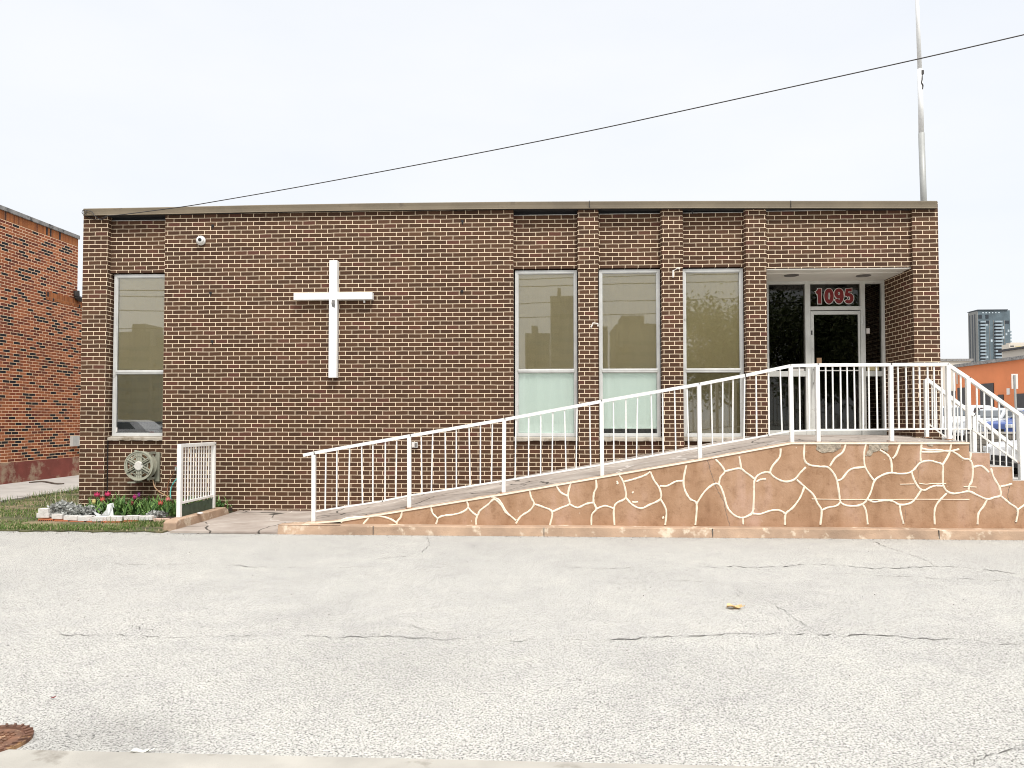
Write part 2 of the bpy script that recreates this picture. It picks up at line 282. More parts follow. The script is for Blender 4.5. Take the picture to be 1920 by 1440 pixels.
# ------------------------------------------------------------------ mesh builder
class MB:
    def __init__(s): s.v = []; s.f = []; s.m = []
    def face(s, pts, mi=0):
        i = len(s.v); s.v += [tuple(p) for p in pts]; s.f.append(tuple(range(i, i+len(pts)))); s.m.append(mi)
    def box(s, x0, y0, z0, x1, y1, z1, mi=0):
        i = len(s.v); s.v += [(x0, y0, z0), (x1, y0, z0), (x1, y1, z0), (x0, y1, z0), (x0, y0, z1), (x1, y0, z1), (x1, y1, z1), (x0, y1, z1)]
        for f in ((0, 3, 2, 1), (4, 5, 6, 7), (0, 1, 5, 4), (1, 2, 6, 5), (2, 3, 7, 6), (3, 0, 4, 7)): s.f.append(tuple(i+a for a in f)); s.m.append(mi)
        return s
    def bar(s, p, q, w, h=None, mi=0):      # square section bar
        h = h or w; p = Vector(p); q = Vector(q); d = (q-p).normalized(); up = Vector((0, 0, 1)) if abs(d.z) < .9 else Vector((0, 1, 0))
        sx = d.cross(up).normalized(); su = sx.cross(d).normalized(); i = len(s.v)
        for c in (p, q):
            for a, b in ((-1, -1), (1, -1), (1, 1), (-1, 1)): s.v.append(tuple(c+sx*a*w/2+su*b*h/2))
        for f in ((0, 3, 2, 1), (4, 5, 6, 7), (0, 1, 5, 4), (1, 2, 6, 5), (2, 3, 7, 6), (3, 0, 4, 7)): s.f.append(tuple(i+a for a in f)); s.m.append(mi)
        return s
    def tube(s, pts, r, n=8, mi=0):
        pts = [Vector(p) for p in pts]; rs = r if isinstance(r, (list, tuple)) else [r]*len(pts); i0 = len(s.v)
        for k, p in enumerate(pts):
            d = (pts[min(k+1, len(pts)-1)]-pts[max(k-1, 0)]).normalized(); up = Vector((0, 0, 1)) if abs(d.z) < .9 else Vector((1, 0, 0))
            a = d.cross(up).normalized(); b = a.cross(d).normalized()
            for j in range(n): t = 2*math.pi*j/n; s.v.append(tuple(p+a*rs[k]*math.cos(t)+b*rs[k]*math.sin(t)))
        for k in range(len(pts)-1):
            for j in range(n): a = i0+k*n+j; b = i0+k*n+(j+1) % n; s.f.append((a, b, b+n, a+n)); s.m.append(mi)
        s.f.append(tuple(i0+j for j in range(n))[::-1]); s.m.append(mi); e = i0+(len(pts)-1)*n; s.f.append(tuple(e+j for j in range(n))); s.m.append(mi)
        return s
    def prism(s, poly, y0, y1, mi=0, ax='Y'):   # polygon of (x,z) pushed along Y (or (y,z) along X, (x,y) along Z)
        f = {'Y': lambda a, b, t: (a, t, b), 'X': lambda a, b, t: (t, a, b), 'Z': lambda a, b, t: (a, b, t)}[ax]
        i = len(s.v); n = len(poly)
        s.v += [f(a, b, y0) for a, b in poly]+[f(a, b, y1) for a, b in poly]
        s.f.append(tuple(range(i, i+n))); s.m.append(mi); s.f.append(tuple(range(i+n, i+2*n))[::-1]); s.m.append(mi)
        for k in range(n): a = i+k; b = i+(k+1) % n; s.f.append((a, a+n, b+n, b)); s.m.append(mi)
        return s
    def lathe(s, prof, c, axis='Z', n=24, mi=0):   # prof: (radius, height)
        c = Vector(c); i0 = len(s.v)
        for r, h in prof:
            for j in range(n):
                t = 2*math.pi*j/n; a, b = r*math.cos(t), r*math.sin(t)
                s.v.append(tuple(c+Vector({'Z': (a, b, h), 'Y': (a, h, b), 'X': (h, a, b)}[axis])))
        for k in range(len(prof)-1):
            for j in range(n): a = i0+k*n+j; b = i0+k*n+(j+1) % n; s.f.append((a, b, b+n, a+n)); s.m.append(mi)
        s.f.append(tuple(i0+j for j in range(n))); s.m.append(mi); e = i0+(len(prof)-1)*n; s.f.append(tuple(e+j for j in range(n))); s.m.append(mi)
        return s
    def build(s, name, mats, parent=None, base=None, smooth=False, bevel=0, recalc=True):
        mats = mats if isinstance(mats, (list, tuple)) else [mats]
        o0 = Vector((0, 0, 0))
        if parent is not None: o0 = Vector(parent.get('_o', (0, 0, 0)))
        elif base is not None: o0 = Vector(base)
        me = bpy.data.meshes.new(name); me.from_pydata([tuple(Vector(v)-o0) for v in s.v], [], s.f)
        for m in mats: me.materials.append(M[m] if isinstance(m, str) else m)
        me.polygons.foreach_set('material_index', s.m); me.update()
        if recalc:
            import bmesh; b = bmesh.new(); b.from_mesh(me); bmesh.ops.recalc_face_normals(b, faces=b.faces); b.to_mesh(me); b.free()
        if smooth:
            me.polygons.foreach_set('use_smooth', [True]*len(me.polygons))
        ob = bpy.data.objects.new(name, me); scene.collection.objects.link(ob)
        if parent is not None: ob.parent = parent; ob['_o'] = tuple(o0)
        else: ob.location = o0; ob['_o'] = tuple(o0)
        if bevel:
            md = ob.modifiers.new('bevel', 'BEVEL'); md.width = bevel; md.segments = 2; md.limit_method = 'ANGLE'
        return ob
def tag(o, label=None, cat=None, group=None, kind=None):
    if label: o['label'] = label
    if cat: o['category'] = cat
    if group: o['group'] = group
    if kind: o['kind'] = kind
    return o
def thing(name, loc, label, cat, group=None):
    o = bpy.data.objects.new(name, None); scene.collection.objects.link(o); o.location = loc; o['_o'] = tuple(loc); o.empty_display_size = .1
    return tag(o, label, cat, group)
def B(*a): return MB().box(*a)
def spline(pts, n=6):
    pts = [Vector(p) for p in pts]; out = []
    for i in range(len(pts)-1):
        p0 = pts[max(i-1, 0)]; p1 = pts[i]; p2 = pts[i+1]; p3 = pts[min(i+2, len(pts)-1)]
        for k in range(n):
            t = k/n; out.append(.5*((2*p1)+(p2-p0)*t+(2*p0-5*p1+4*p2-p3)*t*t+(3*p1-p0-3*p2+p3)*t**3))
    out.append(pts[-1]); return out

# ================================================================== GROUND
g = MB()
g.face([(-900, -900, 0), (900, -900, 0), (900, 900, 0), (-900, 900, 0)], 0)
CR = [[(1300,1062),(1340,1064),(1375,1062),(1420,1065),(1465,1063),(1500,1059),(1560,1060),(1640,1066),(1700,1065),(1755,1062),(1800,1063),(1860,1070),(1920,1078)],
      [(1625,1010),(1660,1025),(1700,1038),(1740,1052),(1752,1060)], [(1440,1130),(1470,1145),(1490,1160),(1520,1178),(1530,1183)],
      [(1040,1200),(1120,1203),(1180,1198),(1300,1193),(1400,1190),(1500,1189),(1560,1190),(1590,1193),(1620,1189),(1680,1193),(1720,1199),(1800,1198),(1870,1209),(1920,1208)],
      [(1040,1062),(1120,1067),(1200,1064),(1300,1062)], [(802,1006),(806,1020),(796,1032),(784,1040)], [(850,1038),(862,1050),(880,1056),(900,1058)],
      [(190,1056),(260,1059),(380,1058),(480,1063),(600,1066),(720,1062)], [(770,1172),(800,1184),(830,1188),(846,1198)], [(500,1192),(620,1196),(720,1192),(850,1200),(960,1204),(1040,1200)],
      [(80,1192),(200,1190),(330,1196),(500,1192)], [(1818,1434),(1838,1424),(1862,1411),(1900,1405),(1960,1400)], [(1080,1078),(1135,1083)], [(1240,1088),(1300,1090),(1345,1093)], [(1170,1120),(1190,1121)], [(1380,1105),(1400,1118),(1425,1116)], [(1660,1079),(1720,1083),(1790,1088)], [(1100,1090),(1170,1094),(1230,1093)], [(1590,1188),(1620,1183),(1660,1180)], [(100,1120),(130,1124),(170,1121)], [(700,1048),(760,1044),(790,1036)], [(840,1012),(880,1020),(900,1030)], [(1560,1076),(1640,1079),(1690,1081)], [(1770,1083),(1850,1089),(1900,1090)],
      [(1380,1112),(1386,1120),(1410,1123)], [(240,1158),(250,1176),(300,1186)], [(0,1140),(12,1142),(22,1139)]]
rr = random.Random(3)
for ci, c in enumerate(CR):
    pts = [onZ(x, y, 0) for x, y in c]; out = []
    for a, b in zip(pts[:-1], pts[1:]):
        n = max(2, int((b-a).length/.045))
        for k in range(n): out.append(a.lerp(b, k/n)+Vector((rr.uniform(-.012, .012), rr.uniform(-.028, .028), 0)))
    out.append(pts[-1])
    wmax = (.008 if ci == 0 else .007 if ci == 3 else .0042)
    L = len(out)-1
    wd = [max(.0004, wmax*rr.choice((.08, .3, .6, 1.0, 1.35))*(.35+.65*abs(math.sin(k*.11+ci)))*min(1, (min(k, L-k)+1)/5)) for k in range(L+1)]
    for k in range(L):
        a, b = out[k], out[k+1]; d = (b-a).normalized(); nrm = Vector((-d.y, d.x, 0))
        g.face([(a-nrm*wd[k])+Vector((0, 0, .004)), (b-nrm*wd[k+1])+Vector((0, 0, .004)), (b+nrm*wd[k+1])+Vector((0, 0, .004)), (a+nrm*wd[k])+Vector((0, 0, .004))], 1)
tag(g.build('ground', ['asphalt', 'crack'], recalc=False), kind='structure')
# near kerb strip at the very bottom of the picture
tag(B(-30, -8.75, .0, 30, -8.44, .012).build('path', 'concrete'), kind='structure')
tag(B(-12.12, -2.1, 0, -9.72, 40, .045).build('pavement', 'walk'), kind='structure')
tag(MB().prism([(-9.715, -2.12)]+[(-9.6+.09*k_, -2.15+.05*math.sin(k_*.9)*math.sin(k_*.37)+.025*math.sin(k_*2.3)) for k_ in range(50)]+[(-5.06, -2.19), (-5.06, .02), (-7.0, .3), (-7.0, 20), (-9.715, 20)], .004, .02, ax='Z').build('lawn_ground', 'turf'), kind='structure')
tag(B(-4.96, -2.2, .004, -3.40, .05, .03).build('paved_apron', 'deck'), kind='structure')
tag(B(20, 17.6, .004, 80, 40, .55).build('raised_parking_lot', 'walk'), kind='structure')
tag(B(8.5, 3, .004, 19.5, 17.2, .02).build('side_pavement', 'walk'), kind='structure')

# ================================================================== BRICK BUILDING
XL, XR = -7.63, 6.035
TOP = 4.86; Z0 = -.05; PB = 3.905
bld = thing('brick_building', (0, 0, 0), 'low brown brick building with tall windows, flat roof and recessed doorway', 'building')
pL = X0(199); bL = X0(307); m1 = X0(962.5)
pa = (X0(1084.5), X0(1122)); pb = (X0(1242), X0(1281)); pc = (X0(1400), X0(1438.5)); dr = X0(1714, 0, 640)
RY = .10      # recess of the bays
wl = MB()
wl.box(bL, 0, Z0, m1, .30, TOP)                                   # main blank wall
wl.box(XL, 0, Z0, pL, .30, TOP)
wl.box(dr, 0, Z0, XR, 1.05, TOP)
for a, b in ((pL, bL), (m1, pa[0]), (pa[1], pb[0]), (pb[1], pc[0])):
    wl.box(a, RY, PB, b, .30, TOP-.095); wl.box(a, RY, Z0, b, .30, 1.145)
wl.box(pc[1], RY-.04, 3.86, dr, .30, TOP-.095)
wl.box(XL, .302, Z0, XL+.3, 14, TOP); wl.box(XR-.3, 1.052, Z0, XR, 14, TOP); wl.box(XL+.302, 13.7, Z0, XR-.302, 14, TOP)
wl.build('wall', 'brick', bld)
for a, b in (pa, pb, pc):
    MB().box(a, 0, Z0, b, .28, TOP).box(a-.012, .02, PB-.02, b+.012, .29, TOP-.06).build('pier', 'brick_pier', bld)
# repairs on the piers: smeared white mortar
for c in ([(1108, 614), (1112, 606), (1121, 607), (1121, 612)], [(1262, 520), (1262, 508), (1270, 503), (1275, 504)]):
    MB().tube([onY(x, y, -.004) for x, y in c], .014, 6).build('mortar_smear', 'numwhite', bld)
for x, y in ((399, 423), (395, 549), (866, 546), (1298, 395), (398, 640), (867, 415)):
    p = onY(x, y, 0); MB().box(p.x-.02, -.012, p.z-.015, p.x+.02, .002, p.z+.015).bar((p.x, -.006, p.z-.01), (p.x+.005, -.006, p.z-.05), .010).build('anchor_hole', 'dark', bld)
# roof, fascia
MB().box(XL-.03, .35, TOP+.0, XR+.03, 14.05, TOP+.06).build('roof', 'weathered', bld)
fx = [(157, 391), (300, 388.5), (500, 384), (720, 380.5), (960, 378), (1300, 376.5), (1757, 376.5)]
fp = [onY(x, y, -.06) for x, y in fx]; fm = MB()
prof = [(-.06, 0), (-.072, -.012), (-.066, -.06), (-.066, -.105), (-.078, -.118), (-.05, -.118), (.34, -.118), (.34, 0)]
for a, b in zip(fp[:-1], fp[1:]):
    n = len(prof)
    for k in range(n):
        p, q = prof[k], prof[(k+1) % n]
        mi = 1 if k in (5,) else 0  # underside face coloured dark, the shade beneath the fascia put into its colour
        fm.face([(a.x, p[0], a.z+p[1]), (b.x, p[0], b.z+p[1]), (b.x, q[0], b.z+q[1]), (a.x, q[0], a.z+q[1])], mi)
for e in (fp[0], fp[-1]): fm.face([(e.x, p[0], e.z+p[1]) for p in prof], 0)
for x in (1105, 1483): a = onY(x, 382, -.075); fm.box(a.x-.004, -.076, a.z-.06, a.x+.004, -.068, a.z+.05, 1)
fa = fm.build('fascia', ['fascia', 'dark'], bld)
B(XL-.02, .35, TOP, XL-.001, 14.05, TOP+.1).build('side_fascia', 'fascia', bld); B(XR+.001, .35, TOP-.1, XR+.02, 14.05, TOP+.02).build('side_fascia', 'fascia', bld)
# drip line of grey flashing over the bays
for a, b in ((pL, bL), (m1, pa[0]), (pa[1], pb[0]), (pb[1], pc[0]), (pc[1], dr)):
    o_ = .04 if b == dr else 0
    B(a+.002, RY-.014-o_, TOP-.094, b-.002, RY+.02-o_, TOP-.087).build('flashing', 'alu', bld); B(a+.002, RY+.03-o_, TOP-.086, b-.002, RY+.08-o_, TOP-.012).build('fascia_gap_shade', 'dark', bld)  # dark backing box stands in for the shade inside the gap under the fascia
MB().bar((XL+.4, -.006, .1), (XL+.4, -.006, .1+.01), .01).box(pL-.006, RY-.02, .1, pL+.008, RY-.004, 1.15).build('movement_joint', 'dark', bld)

def window(a, b, bl_top, bl_low, gap_low=0.0, sagging=True):
    y = RY+.035; zt, zm, zb = 3.885, 2.27, 1.215; fr = MB(); t = .045
    a += .02; b -= .012
    fr.box(a, y, zb, a+t, y+.06, zt); fr.box(b-t, y, zb, b, y+.06, zt)
    fr.box(a+t, y+.001, zt-.05, b-t, y+.06, zt); fr.box(a+t, y-.006, zm-.028, b-t, y+.06, zm+.028); fr.box(a+t, y-.004, zb, b-t, y+.06, zb+.055)
    fr.box(a+t, y-.012, zm-.005, b-t, y-.006, zm+.018)
    # inner beads
    for z0, z1 in ((zb+.055, zm-.028), (zm+.028, zt-.05)):
        fr.box(a+t, y+.012, z0, a+t+.012, y+.05, z1); fr.box(b-t-.012, y+.012, z0, b-t, y+.05, z1); fr.box(a+t+.012, y+.012, z1-.01, b-t-.012, y+.05, z1)
    f = fr.build('window', 'alu', bld, bevel=.002)
    x0, x1 = a+t+.013, b-t-.013
    B(x0, y+.028, zm+.03, x1, y+.034, zt-.062).build('pane', 'glass', f); B(x0, y+.028, zb+.057, x1, y+.034, zm-.04).build('pane', 'glass_low' if bl_low == 'blind_mint' else 'glass', f)
    def blind(z0, z1, mat, off):
        m = MB(); n = 24
        for k in range(n):
            u0 = x0+(x1-x0)*k/n; u1 = x0+(x1-x0)*(k+1)/n
            d0 = .010*math.sin(k*.9+off)*math.sin(k*.23); d1 = .010*math.sin((k+1)*.9+off)*math.sin((k+1)*.23)
            m.face([(u0, y+.055+d0, z0), (u1, y+.055+d1, z0), (u1, y+.055+d1*.3, z1), (u0, y+.055+d0*.3, z1)])
        m.box(x0, y+.048, z0-.012, x1, y+.064, z0+.006)
        m.build('blind', mat, f, smooth=True)
    blind(zm+.035, zt-.055, bl_top, a*3); blind(zb+.06+gap_low, zm-.03, bl_low, a*5)
    B(a-.01, y+.13, zb, b+.01, y+.15, zt).build('backing', 'interior', f)
    # rough stone sill under the frame
    s = MB(); n = 10
    for k in range(n):
        u0 = a-.02+(b-a+.03)*k/n; u1 = a-.02+(b-a+.03)*(k+1)/n; d = random.uniform(-.008, .008)
        s.prism([(RY-.055, 1.15+d), (RY-.055, 1.192), (RY+.05, 1.213), (RY+.05, 1.147)], u0, u1, ax='X')
    s.build('sill', 'sill', f)
    return f
w0 = window(pL+.02, bL+.012, 'blind', 'blind_olive', .19)
wA = window(m1, pa[0], 'blind', 'blind_mint'); wB = window(pa[1], pb[0], 'blind', 'blind_mint', .075); wC = window(pb[1], pc[0], 'blind', 'blind_olive')
p = onY(213.5, 806, RY+.03)
B(p.x-.035, RY+.055, p.z-.03, p.x+.04, RY+.062, p.z+.04).build('alarm_sticker', 'numwhite', w0)
# ---- recessed entrance
EY = 1.03
MB().box(pc[1]+.0, RY+.23, 3.83, dr-.001, EY+.1, 3.855).build('soffit', 'soffit', bld)
MB().box(pc[1], .068, 3.843, dr-.001, RY+.228, 3.857).build('soffit_edge', 'soffit', bld)
for px, py in ((1484, 516), (1619, 516.5)):
    p = onZ(px, py, 3.83); MB().lathe([(.115, 0), (.115, -.008), (.085, -.008), (.08, .004)], (p.x, p.y, 3.829), 'Z', 24).build('ceiling_light', 'lamp_rim', bld, smooth=False)
MB().box(pc[1]-.001, .282, 1.1, pc[1]+.004, EY+.1, 3.83).build('side_wall', 'brick', bld)
def EX(px): return X0(px, EY, 690)
def EZ(py): return onY(1570, py, EY).z
er = EX(1662); fr = MB()
zt = 3.83; zb = 1.205; T = .11
def vb(p0, p1, z0=zb, z1=zt, y0=EY-.05, mi=0): fr.box(EX(p0), y0, z0, EX(p1), EY+.06, z1, mi)
vb(1425, 1441); vb(1509, 1519); vb(1613, 1621.5); vb(1653, 1663)
fr.box(EX(1441), EY-.048, EZ(533), EX(1509), EY+.06, zt); fr.box(EX(1519), EY-.048, EZ(533), EX(1613), EY+.06, zt); fr.box(EX(1621.5), EY-.048, EZ(533), EX(1653), EY+.06, zt)
fr.box(EX(1519), EY-.046, EZ(582), EX(1613), EY+.06, EZ(575))
for a, b in ((1441, 1509), (1621.5, 1653)):
    fr.box(EX(a), EY-.046, EZ(706), EX(b), EY+.06, EZ(696)); fr.box(EX(a), EY-.046, zb, EX(b), EY+.06, EZ(807))
ent = fr.build('entrance_frame', 'door_alu', bld, bevel=.003)
def pane(a, b, c, d, mat='glass_door', par=ent, y=EY): return B(EX(a), y, EZ(d), EX(b), y+.006, EZ(c)).build('pane', mat, par)
pane(1441, 1509, 533, 696); pane(1441, 1509, 706, 807); pane(1621.5, 1653, 533, 696); pane(1621.5, 1653, 706, 807); pane(1519, 1613, 533, 575)
# door leaf
d = MB(); y0 = EY-.03
d.box(EX(1520), y0, zb+.012, EX(1526), EY+.02, EZ(583.5)); d.box(EX(1609), y0, zb+.012, EX(1612.5), EY+.02, EZ(583.5))
d.box(EX(1526), y0, EZ(590), EX(1609), EY+.02, EZ(583.5)); d.box(EX(1526), y0, zb+.012, EX(1609), EY+.02, EZ(804)); d.box(EX(1526), y0+.004, EZ(696), EX(1609), EY+.015, EZ(694))
door = d.build('door', 'door_alu', bld, bevel=.003)
pane(1526, 1609, 590, 804, par=door, y=EY-.01)
h = MB(); hx = EX(1524); h.tube([(hx, y0-.0, EZ(692)), (hx, y0-.06, EZ(692)), (hx, y0-.06, EZ(718)), (hx, y0, EZ(718))], .011, 8); h.build('handle', 'alu', door, smooth=True)
B(EX(1520.5), y0-.012, EZ(628), EX(1522.5), y0, EZ(620)).build('lock', 'door_dark', door)
for z0, z1 in ((610, 594), (798, 784)): MB().tube([(EX(1616), EY-.062, EZ(z0)), (EX(1616), EY-.062, EZ(z1))], .014, 8).box(EX(1613.5), EY-.058, EZ(z0), EX(1619), EY-.051, EZ(z1)).build('hinge', 'alu', door)
B(EX(1625), EY-.012, EZ(626), EX(1631), EY-.002, EZ(616)).build('access_reader', 'numwhite', ent)
B(EX(1531), EY-.018, EZ(682), EX(1540), EY-.012, EZ(671)).build('sticker', 'hose_tan', door)
B(EX(1625), EY-.008, EZ(695), EX(1648), EY-.002, EZ(687)).build('notice', 'blind', ent)
B(EX(1478), EY-.008, EZ(695.5), EX(1508), EY-.002, EZ(691)).build('notice', 'numwhite', ent)
B(EX(1441), EY+.14, zb, EX(1508), EY+.16, EZ(706)).build('curtain', 'curtain', ent)
# dark lobby behind the glass
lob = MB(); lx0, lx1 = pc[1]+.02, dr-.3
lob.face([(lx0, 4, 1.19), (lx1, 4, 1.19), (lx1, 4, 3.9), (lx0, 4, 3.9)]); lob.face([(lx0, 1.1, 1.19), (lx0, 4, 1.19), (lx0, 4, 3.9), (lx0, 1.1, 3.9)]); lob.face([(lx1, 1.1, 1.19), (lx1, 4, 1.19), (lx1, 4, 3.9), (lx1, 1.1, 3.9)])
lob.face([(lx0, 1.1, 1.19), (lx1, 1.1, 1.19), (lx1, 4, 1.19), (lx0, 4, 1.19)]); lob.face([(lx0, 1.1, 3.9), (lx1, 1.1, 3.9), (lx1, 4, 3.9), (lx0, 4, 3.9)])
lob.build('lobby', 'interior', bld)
# house number, cut vinyl with a pale outline: heavy stroked numerals
def arc(cx, cy, rx, ry, a0, a1, n=18): return [(cx+rx*math.cos(R(a0+(a1-a0)*k/n)), cy+ry*math.sin(R(a0+(a1-a0)*k/n))) for k in range(n+1)]
DIG = [[[(.13, .70), (.24, .76), (.335, .90)], [(.34, .995), (.34, .005)]],
       [arc(.31, .5, .185, .385, 0, 360, 30)],
       [arc(.31, .665, .18, .22, 0, 360, 24), arc(.31, .5, .19, .385, 15, -150, 16)],
       [[(.50, .885), (.20, .885), (.155, .50)], [(.155, .50)]+arc(.30, .345, .195, .235, 118, -150, 18)]]
def digits(hw, y, mat, name, x0, z0, H, par):
    m = MB(); e = 0
    for di, strokes in enumerate(DIG):
        for st in strokes:
            closed = st[0] == st[-1] or (abs(st[0][0]-st[-1][0]) < 1e-6 and abs(st[0][1]-st[-1][1]) < 1e-6); n = len(st); i0 = len(m.v); e += 1
            for k in range(n):
                p = st[k]; a = st[k-1] if k else (st[-2] if closed else st[0]); b = st[k+1] if k < n-1 else (st[1] if closed else st[-1])
                dx, dy = b[0]-a[0], b[1]-a[1]; L = math.hypot(dx, dy) or 1; nx, ny = -dy/L, dx/L; ex = 0
                if not closed and k in (0, n-1): sg_ = -1 if k == 0 else 1; p = (p[0]+sg_*dx/L*(hw-.115), p[1]+sg_*dy/L*(hw-.115))
                for sg_ in (-1, 1): m.v.append((x0+(di*.635+p[0]+sg_*nx*hw)*H, y-e*.0004, z0+(p[1]+sg_*ny*hw)*H))
            for k in range(n-1): a = i0+2*k; m.f.append((a, a+1, a+3, a+2)); m.m.append(0)
    o = m.build(name, mat, par, recalc=False); return o
nx0 = EX(1528); nz0 = EZ(569.5); NH = EZ(541)-EZ(569.5)
digits(.158, EY-.006, 'numwhite', 'house_number_outline', nx0, nz0, NH, ent); digits(.112, EY-.014, 'red', 'house_number', nx0, nz0, NH, ent)

# ================================================================== RAMP with steps
FY = -2.03
prof = [(-3.46, .05), (-3.2, .13), (-2.73, .166), (-.584, .527), (.684, .754), (1.938, .978), (3.104, 1.196), (5.324, 1.20)]
def deckz(x):
    for (a, za), (b, zb_) in zip(prof[:-1], prof[1:]):
        if a <= x <= b: return za+(zb_-za)*(x-a)/(b-a)
    return prof[0][1] if x < prof[0][0] else prof[-1][1]
rampo = thing('entrance_ramp', (0, FY, 0), 'long terracotta ramp wall with cream crazy paving lines, flagstone deck and steps', 'ramp')
steps = [(5.324, 5.575, 1.068), (5.575, 5.85, .895), (5.85, 6.13, .722), (6.13, 6.41, .55), (6.41, 6.69, .375), (6.69, 6.97, .2)]
face = [(x, z-.012) for x, z in prof[2:]]; poly = [(-2.74, 0.02)]+face
poly2 = poly+[]
px_ = 5.324
for a, b, z in steps: poly2 += [(a, z-.003), (b, z-.003)]
poly2 += [(6.97, .02)]
rw = MB(); rw.prism(poly2, FY, FY+.16, 0)
def crz(lines, ox, oy, s, wd=.0155, mi=1, lift=.006, nn=5):
    if mi == 3: lift = .001
    for l in lines:
        pts = spline([onY(ox+x/s, oy+y/s, FY) for x, y in l], nn)
        if mi == 3: pts = [q+Vector((random.uniform(-.008, .008), 0, 0)) for q in pts]
        i0 = len(rw.v); n = len(pts)
        for k, p in enumerate(pts):
            dd = (pts[min(k+1, n-1)]-pts[max(k-1, 0)]).normalized(); nr = Vector((-dd.z, 0, dd.x)); wv = wd*random.uniform(.78, 1.15)
            for u, v in ((-1, .004), (-.6, -lift), (0, -lift*1.6), (.6, -lift), (1, .004)): rw.v.append(tuple(p+nr*u*wv+Vector((0, v, 0))))
        for k in range(n-1):
            for j in range(4): a = i0+k*5+j; rw.f.append((a, a+1, a+6, a+5)); rw.m.append(mi)
Z8 = [[(400,490),(398,590),(430,632),(500,645),(560,650),(600,690),(625,745),(640,830),(650,890),(690,915),(760,918),(810,900),(835,870),(860,820),(885,745),(930,710),(990,690),(1060,695),(1120,690),(1160,665),(1200,620),(1260,605),(1310,615),(1355,635),(1358,700),(1360,770),(1385,815),(1430,832),(1490,825),(1540,818),(1600,845),(1665,872),(1710,860),(1757,845),(1750,790),(1710,720),(1690,655)],
 [(235,520),(228,580),(180,640),(165,690),(210,730),(270,750),(330,735),(370,690),(410,650)], [(345,735),(400,785),(460,840),(490,900),(518,950),(510,1050)], [(400,785),(370,860),(320,930),(270,975),(265,1050)],
 [(40,970),(90,975),(170,950),(230,950),(270,975)], [(0,690),(50,730)], [(165,690),(130,685),(80,705),(52,750),(50,850),(40,965),(0,990)], [(518,950),(560,930),(620,918),(650,890)],
 [(685,490),(665,545),(610,590),(575,645)], [(625,745),(660,730),(700,680),(740,658),(815,650)], [(825,490),(812,560),(818,640),(850,700),(885,745)], [(920,530),(975,565),(1000,610),(1005,690)], [(1060,490),(1035,560),(1010,590)],
 [(835,870),(880,890),(950,880),(1010,885),(1060,910),(1130,900),(1170,865),(1210,805)], [(800,905),(825,950),(838,1045)], [(1060,910),(1065,960),(1085,1040)], [(1140,680),(1160,740),(1195,795),(1230,810),(1270,790),(1310,778),(1360,780)],
 [(1210,490),(1203,560),(1205,610)], [(1415,490),(1400,560),(1355,635)], [(1210,520),(1260,530),(1330,530),(1400,540),(1470,525)], [(1210,545),(1300,545),(1400,535),(1450,555),(1500,590),(1545,600),(1565,650),(1560,740),(1540,780),(1535,815)],
 [(1570,650),(1610,640),(1640,650),(1675,685)], [(1385,830),(1320,900),(1300,960),(1302,1045)], [(1665,872),(1640,920),(1605,970),(1598,1045)], [(1755,785),(1800,775),(1836,765)], [(1760,850),(1820,900),(1875,945),(1865,1030)], [(1875,945),(1940,900)], [(1548,595),(1552,548)]]
Z6 = [[(5,855),(60,880),(110,960),(175,1020)], [(0,890),(30,865)], [(270,815),(280,860),(300,905),(270,950),(210,990),(175,1040)], [(300,905),(360,925),(425,960),(410,1050)], [(425,960),(490,930),(545,905),(535,850),(545,790),(560,750)],
 [(455,780),(485,825),(535,850)], [(545,905),(600,930),(660,905),(710,895)], [(728,735),(732,790),(715,830),(712,890),(730,940),(700,980),(697,1050)], [(730,940),(790,918),(850,935)], [(890,705),(920,760),(935,860),(870,900),(852,950),(857,1050)],
 [(935,860),(980,910),(1040,935),(1100,910),(1175,870),(1170,800),(1130,740),(1105,680)], [(1105,680),(1070,705),(1000,730),(925,750)], [(1175,870),(1215,950),(1208,1050)], [(1170,780),(1220,780),(1280,750),(1330,745)],
 [(1355,635),(1335,740),(1345,810),(1380,870),(1425,905),(1417,1050)], [(1425,905),(1480,820),(1540,770),(1580,770),(1610,830),(1640,930),(1690,985),(1745,1000),(1800,975),(1825,930)], [(1580,770),(1590,720),(1620,680),(1590,630),(1555,595)],
 [(1620,680),(1680,665),(1730,660),(1770,690),(1815,720)], [(1720,575),(1735,660)], [(1745,1000),(1748,1045)]]
Z4 = [[(640,880),(660,855),(760,840),(850,835),(920,830),(1000,850),(1055,880)], [(850,838),(805,890)], [(1095,795),(1085,840),(1060,870),(1055,890)], [(1310,755),(1325,810),(1360,850),(1350,890)],
 [(1360,850),(1400,830),(1480,820),(1550,800),(1590,765),(1580,715)], [(1590,765),(1620,800),(1660,825),(1680,790),(1740,745),(1785,705),(1840,750),(1870,800),(1910,830)], [(1660,825),(1650,860),(1650,895)]]
S = 3.692
crz(Z8, 1400, 700, S); crz(Z6, 920, 700, S); crz(Z4, 480, 760, 4)
crz([[(450,870),(800,874),(1190,872),(1540,873)], [(1190,760),(1240,768),(1300,762),(1380,765)], [(1500,785),(1590,788)], [(1060,768),(1160,766)], [(1660,1110),(1760,1108)]], 1400, 700, S, .006, nn=3)
crz([[(980,830),(990,818)], [(1840,750),(1870,735),(1905,733)], [(1020,890),(1000,893),(980,890)], [(870,745),(880,760),(872,765)], [(1190,990),(1196,1000),(1186,1003)]], 920, 700, S, .014)
crz([[(1500,600),(1530,700),(1570,810),(1610,880),(1630,970),(1655,1055)]], 920, 700, S, .004, 3, nn=7)
crz([[(1820,770),(1810,860),(1850,920),(1868,960),(1855,1045)]], 1400, 700, S, .004, 3, nn=7)
crz([[(1175,600),(1190,700),(1170,800)], [(1100,940),(1090,1040)]], 1400, 700, S, .0015, 3)
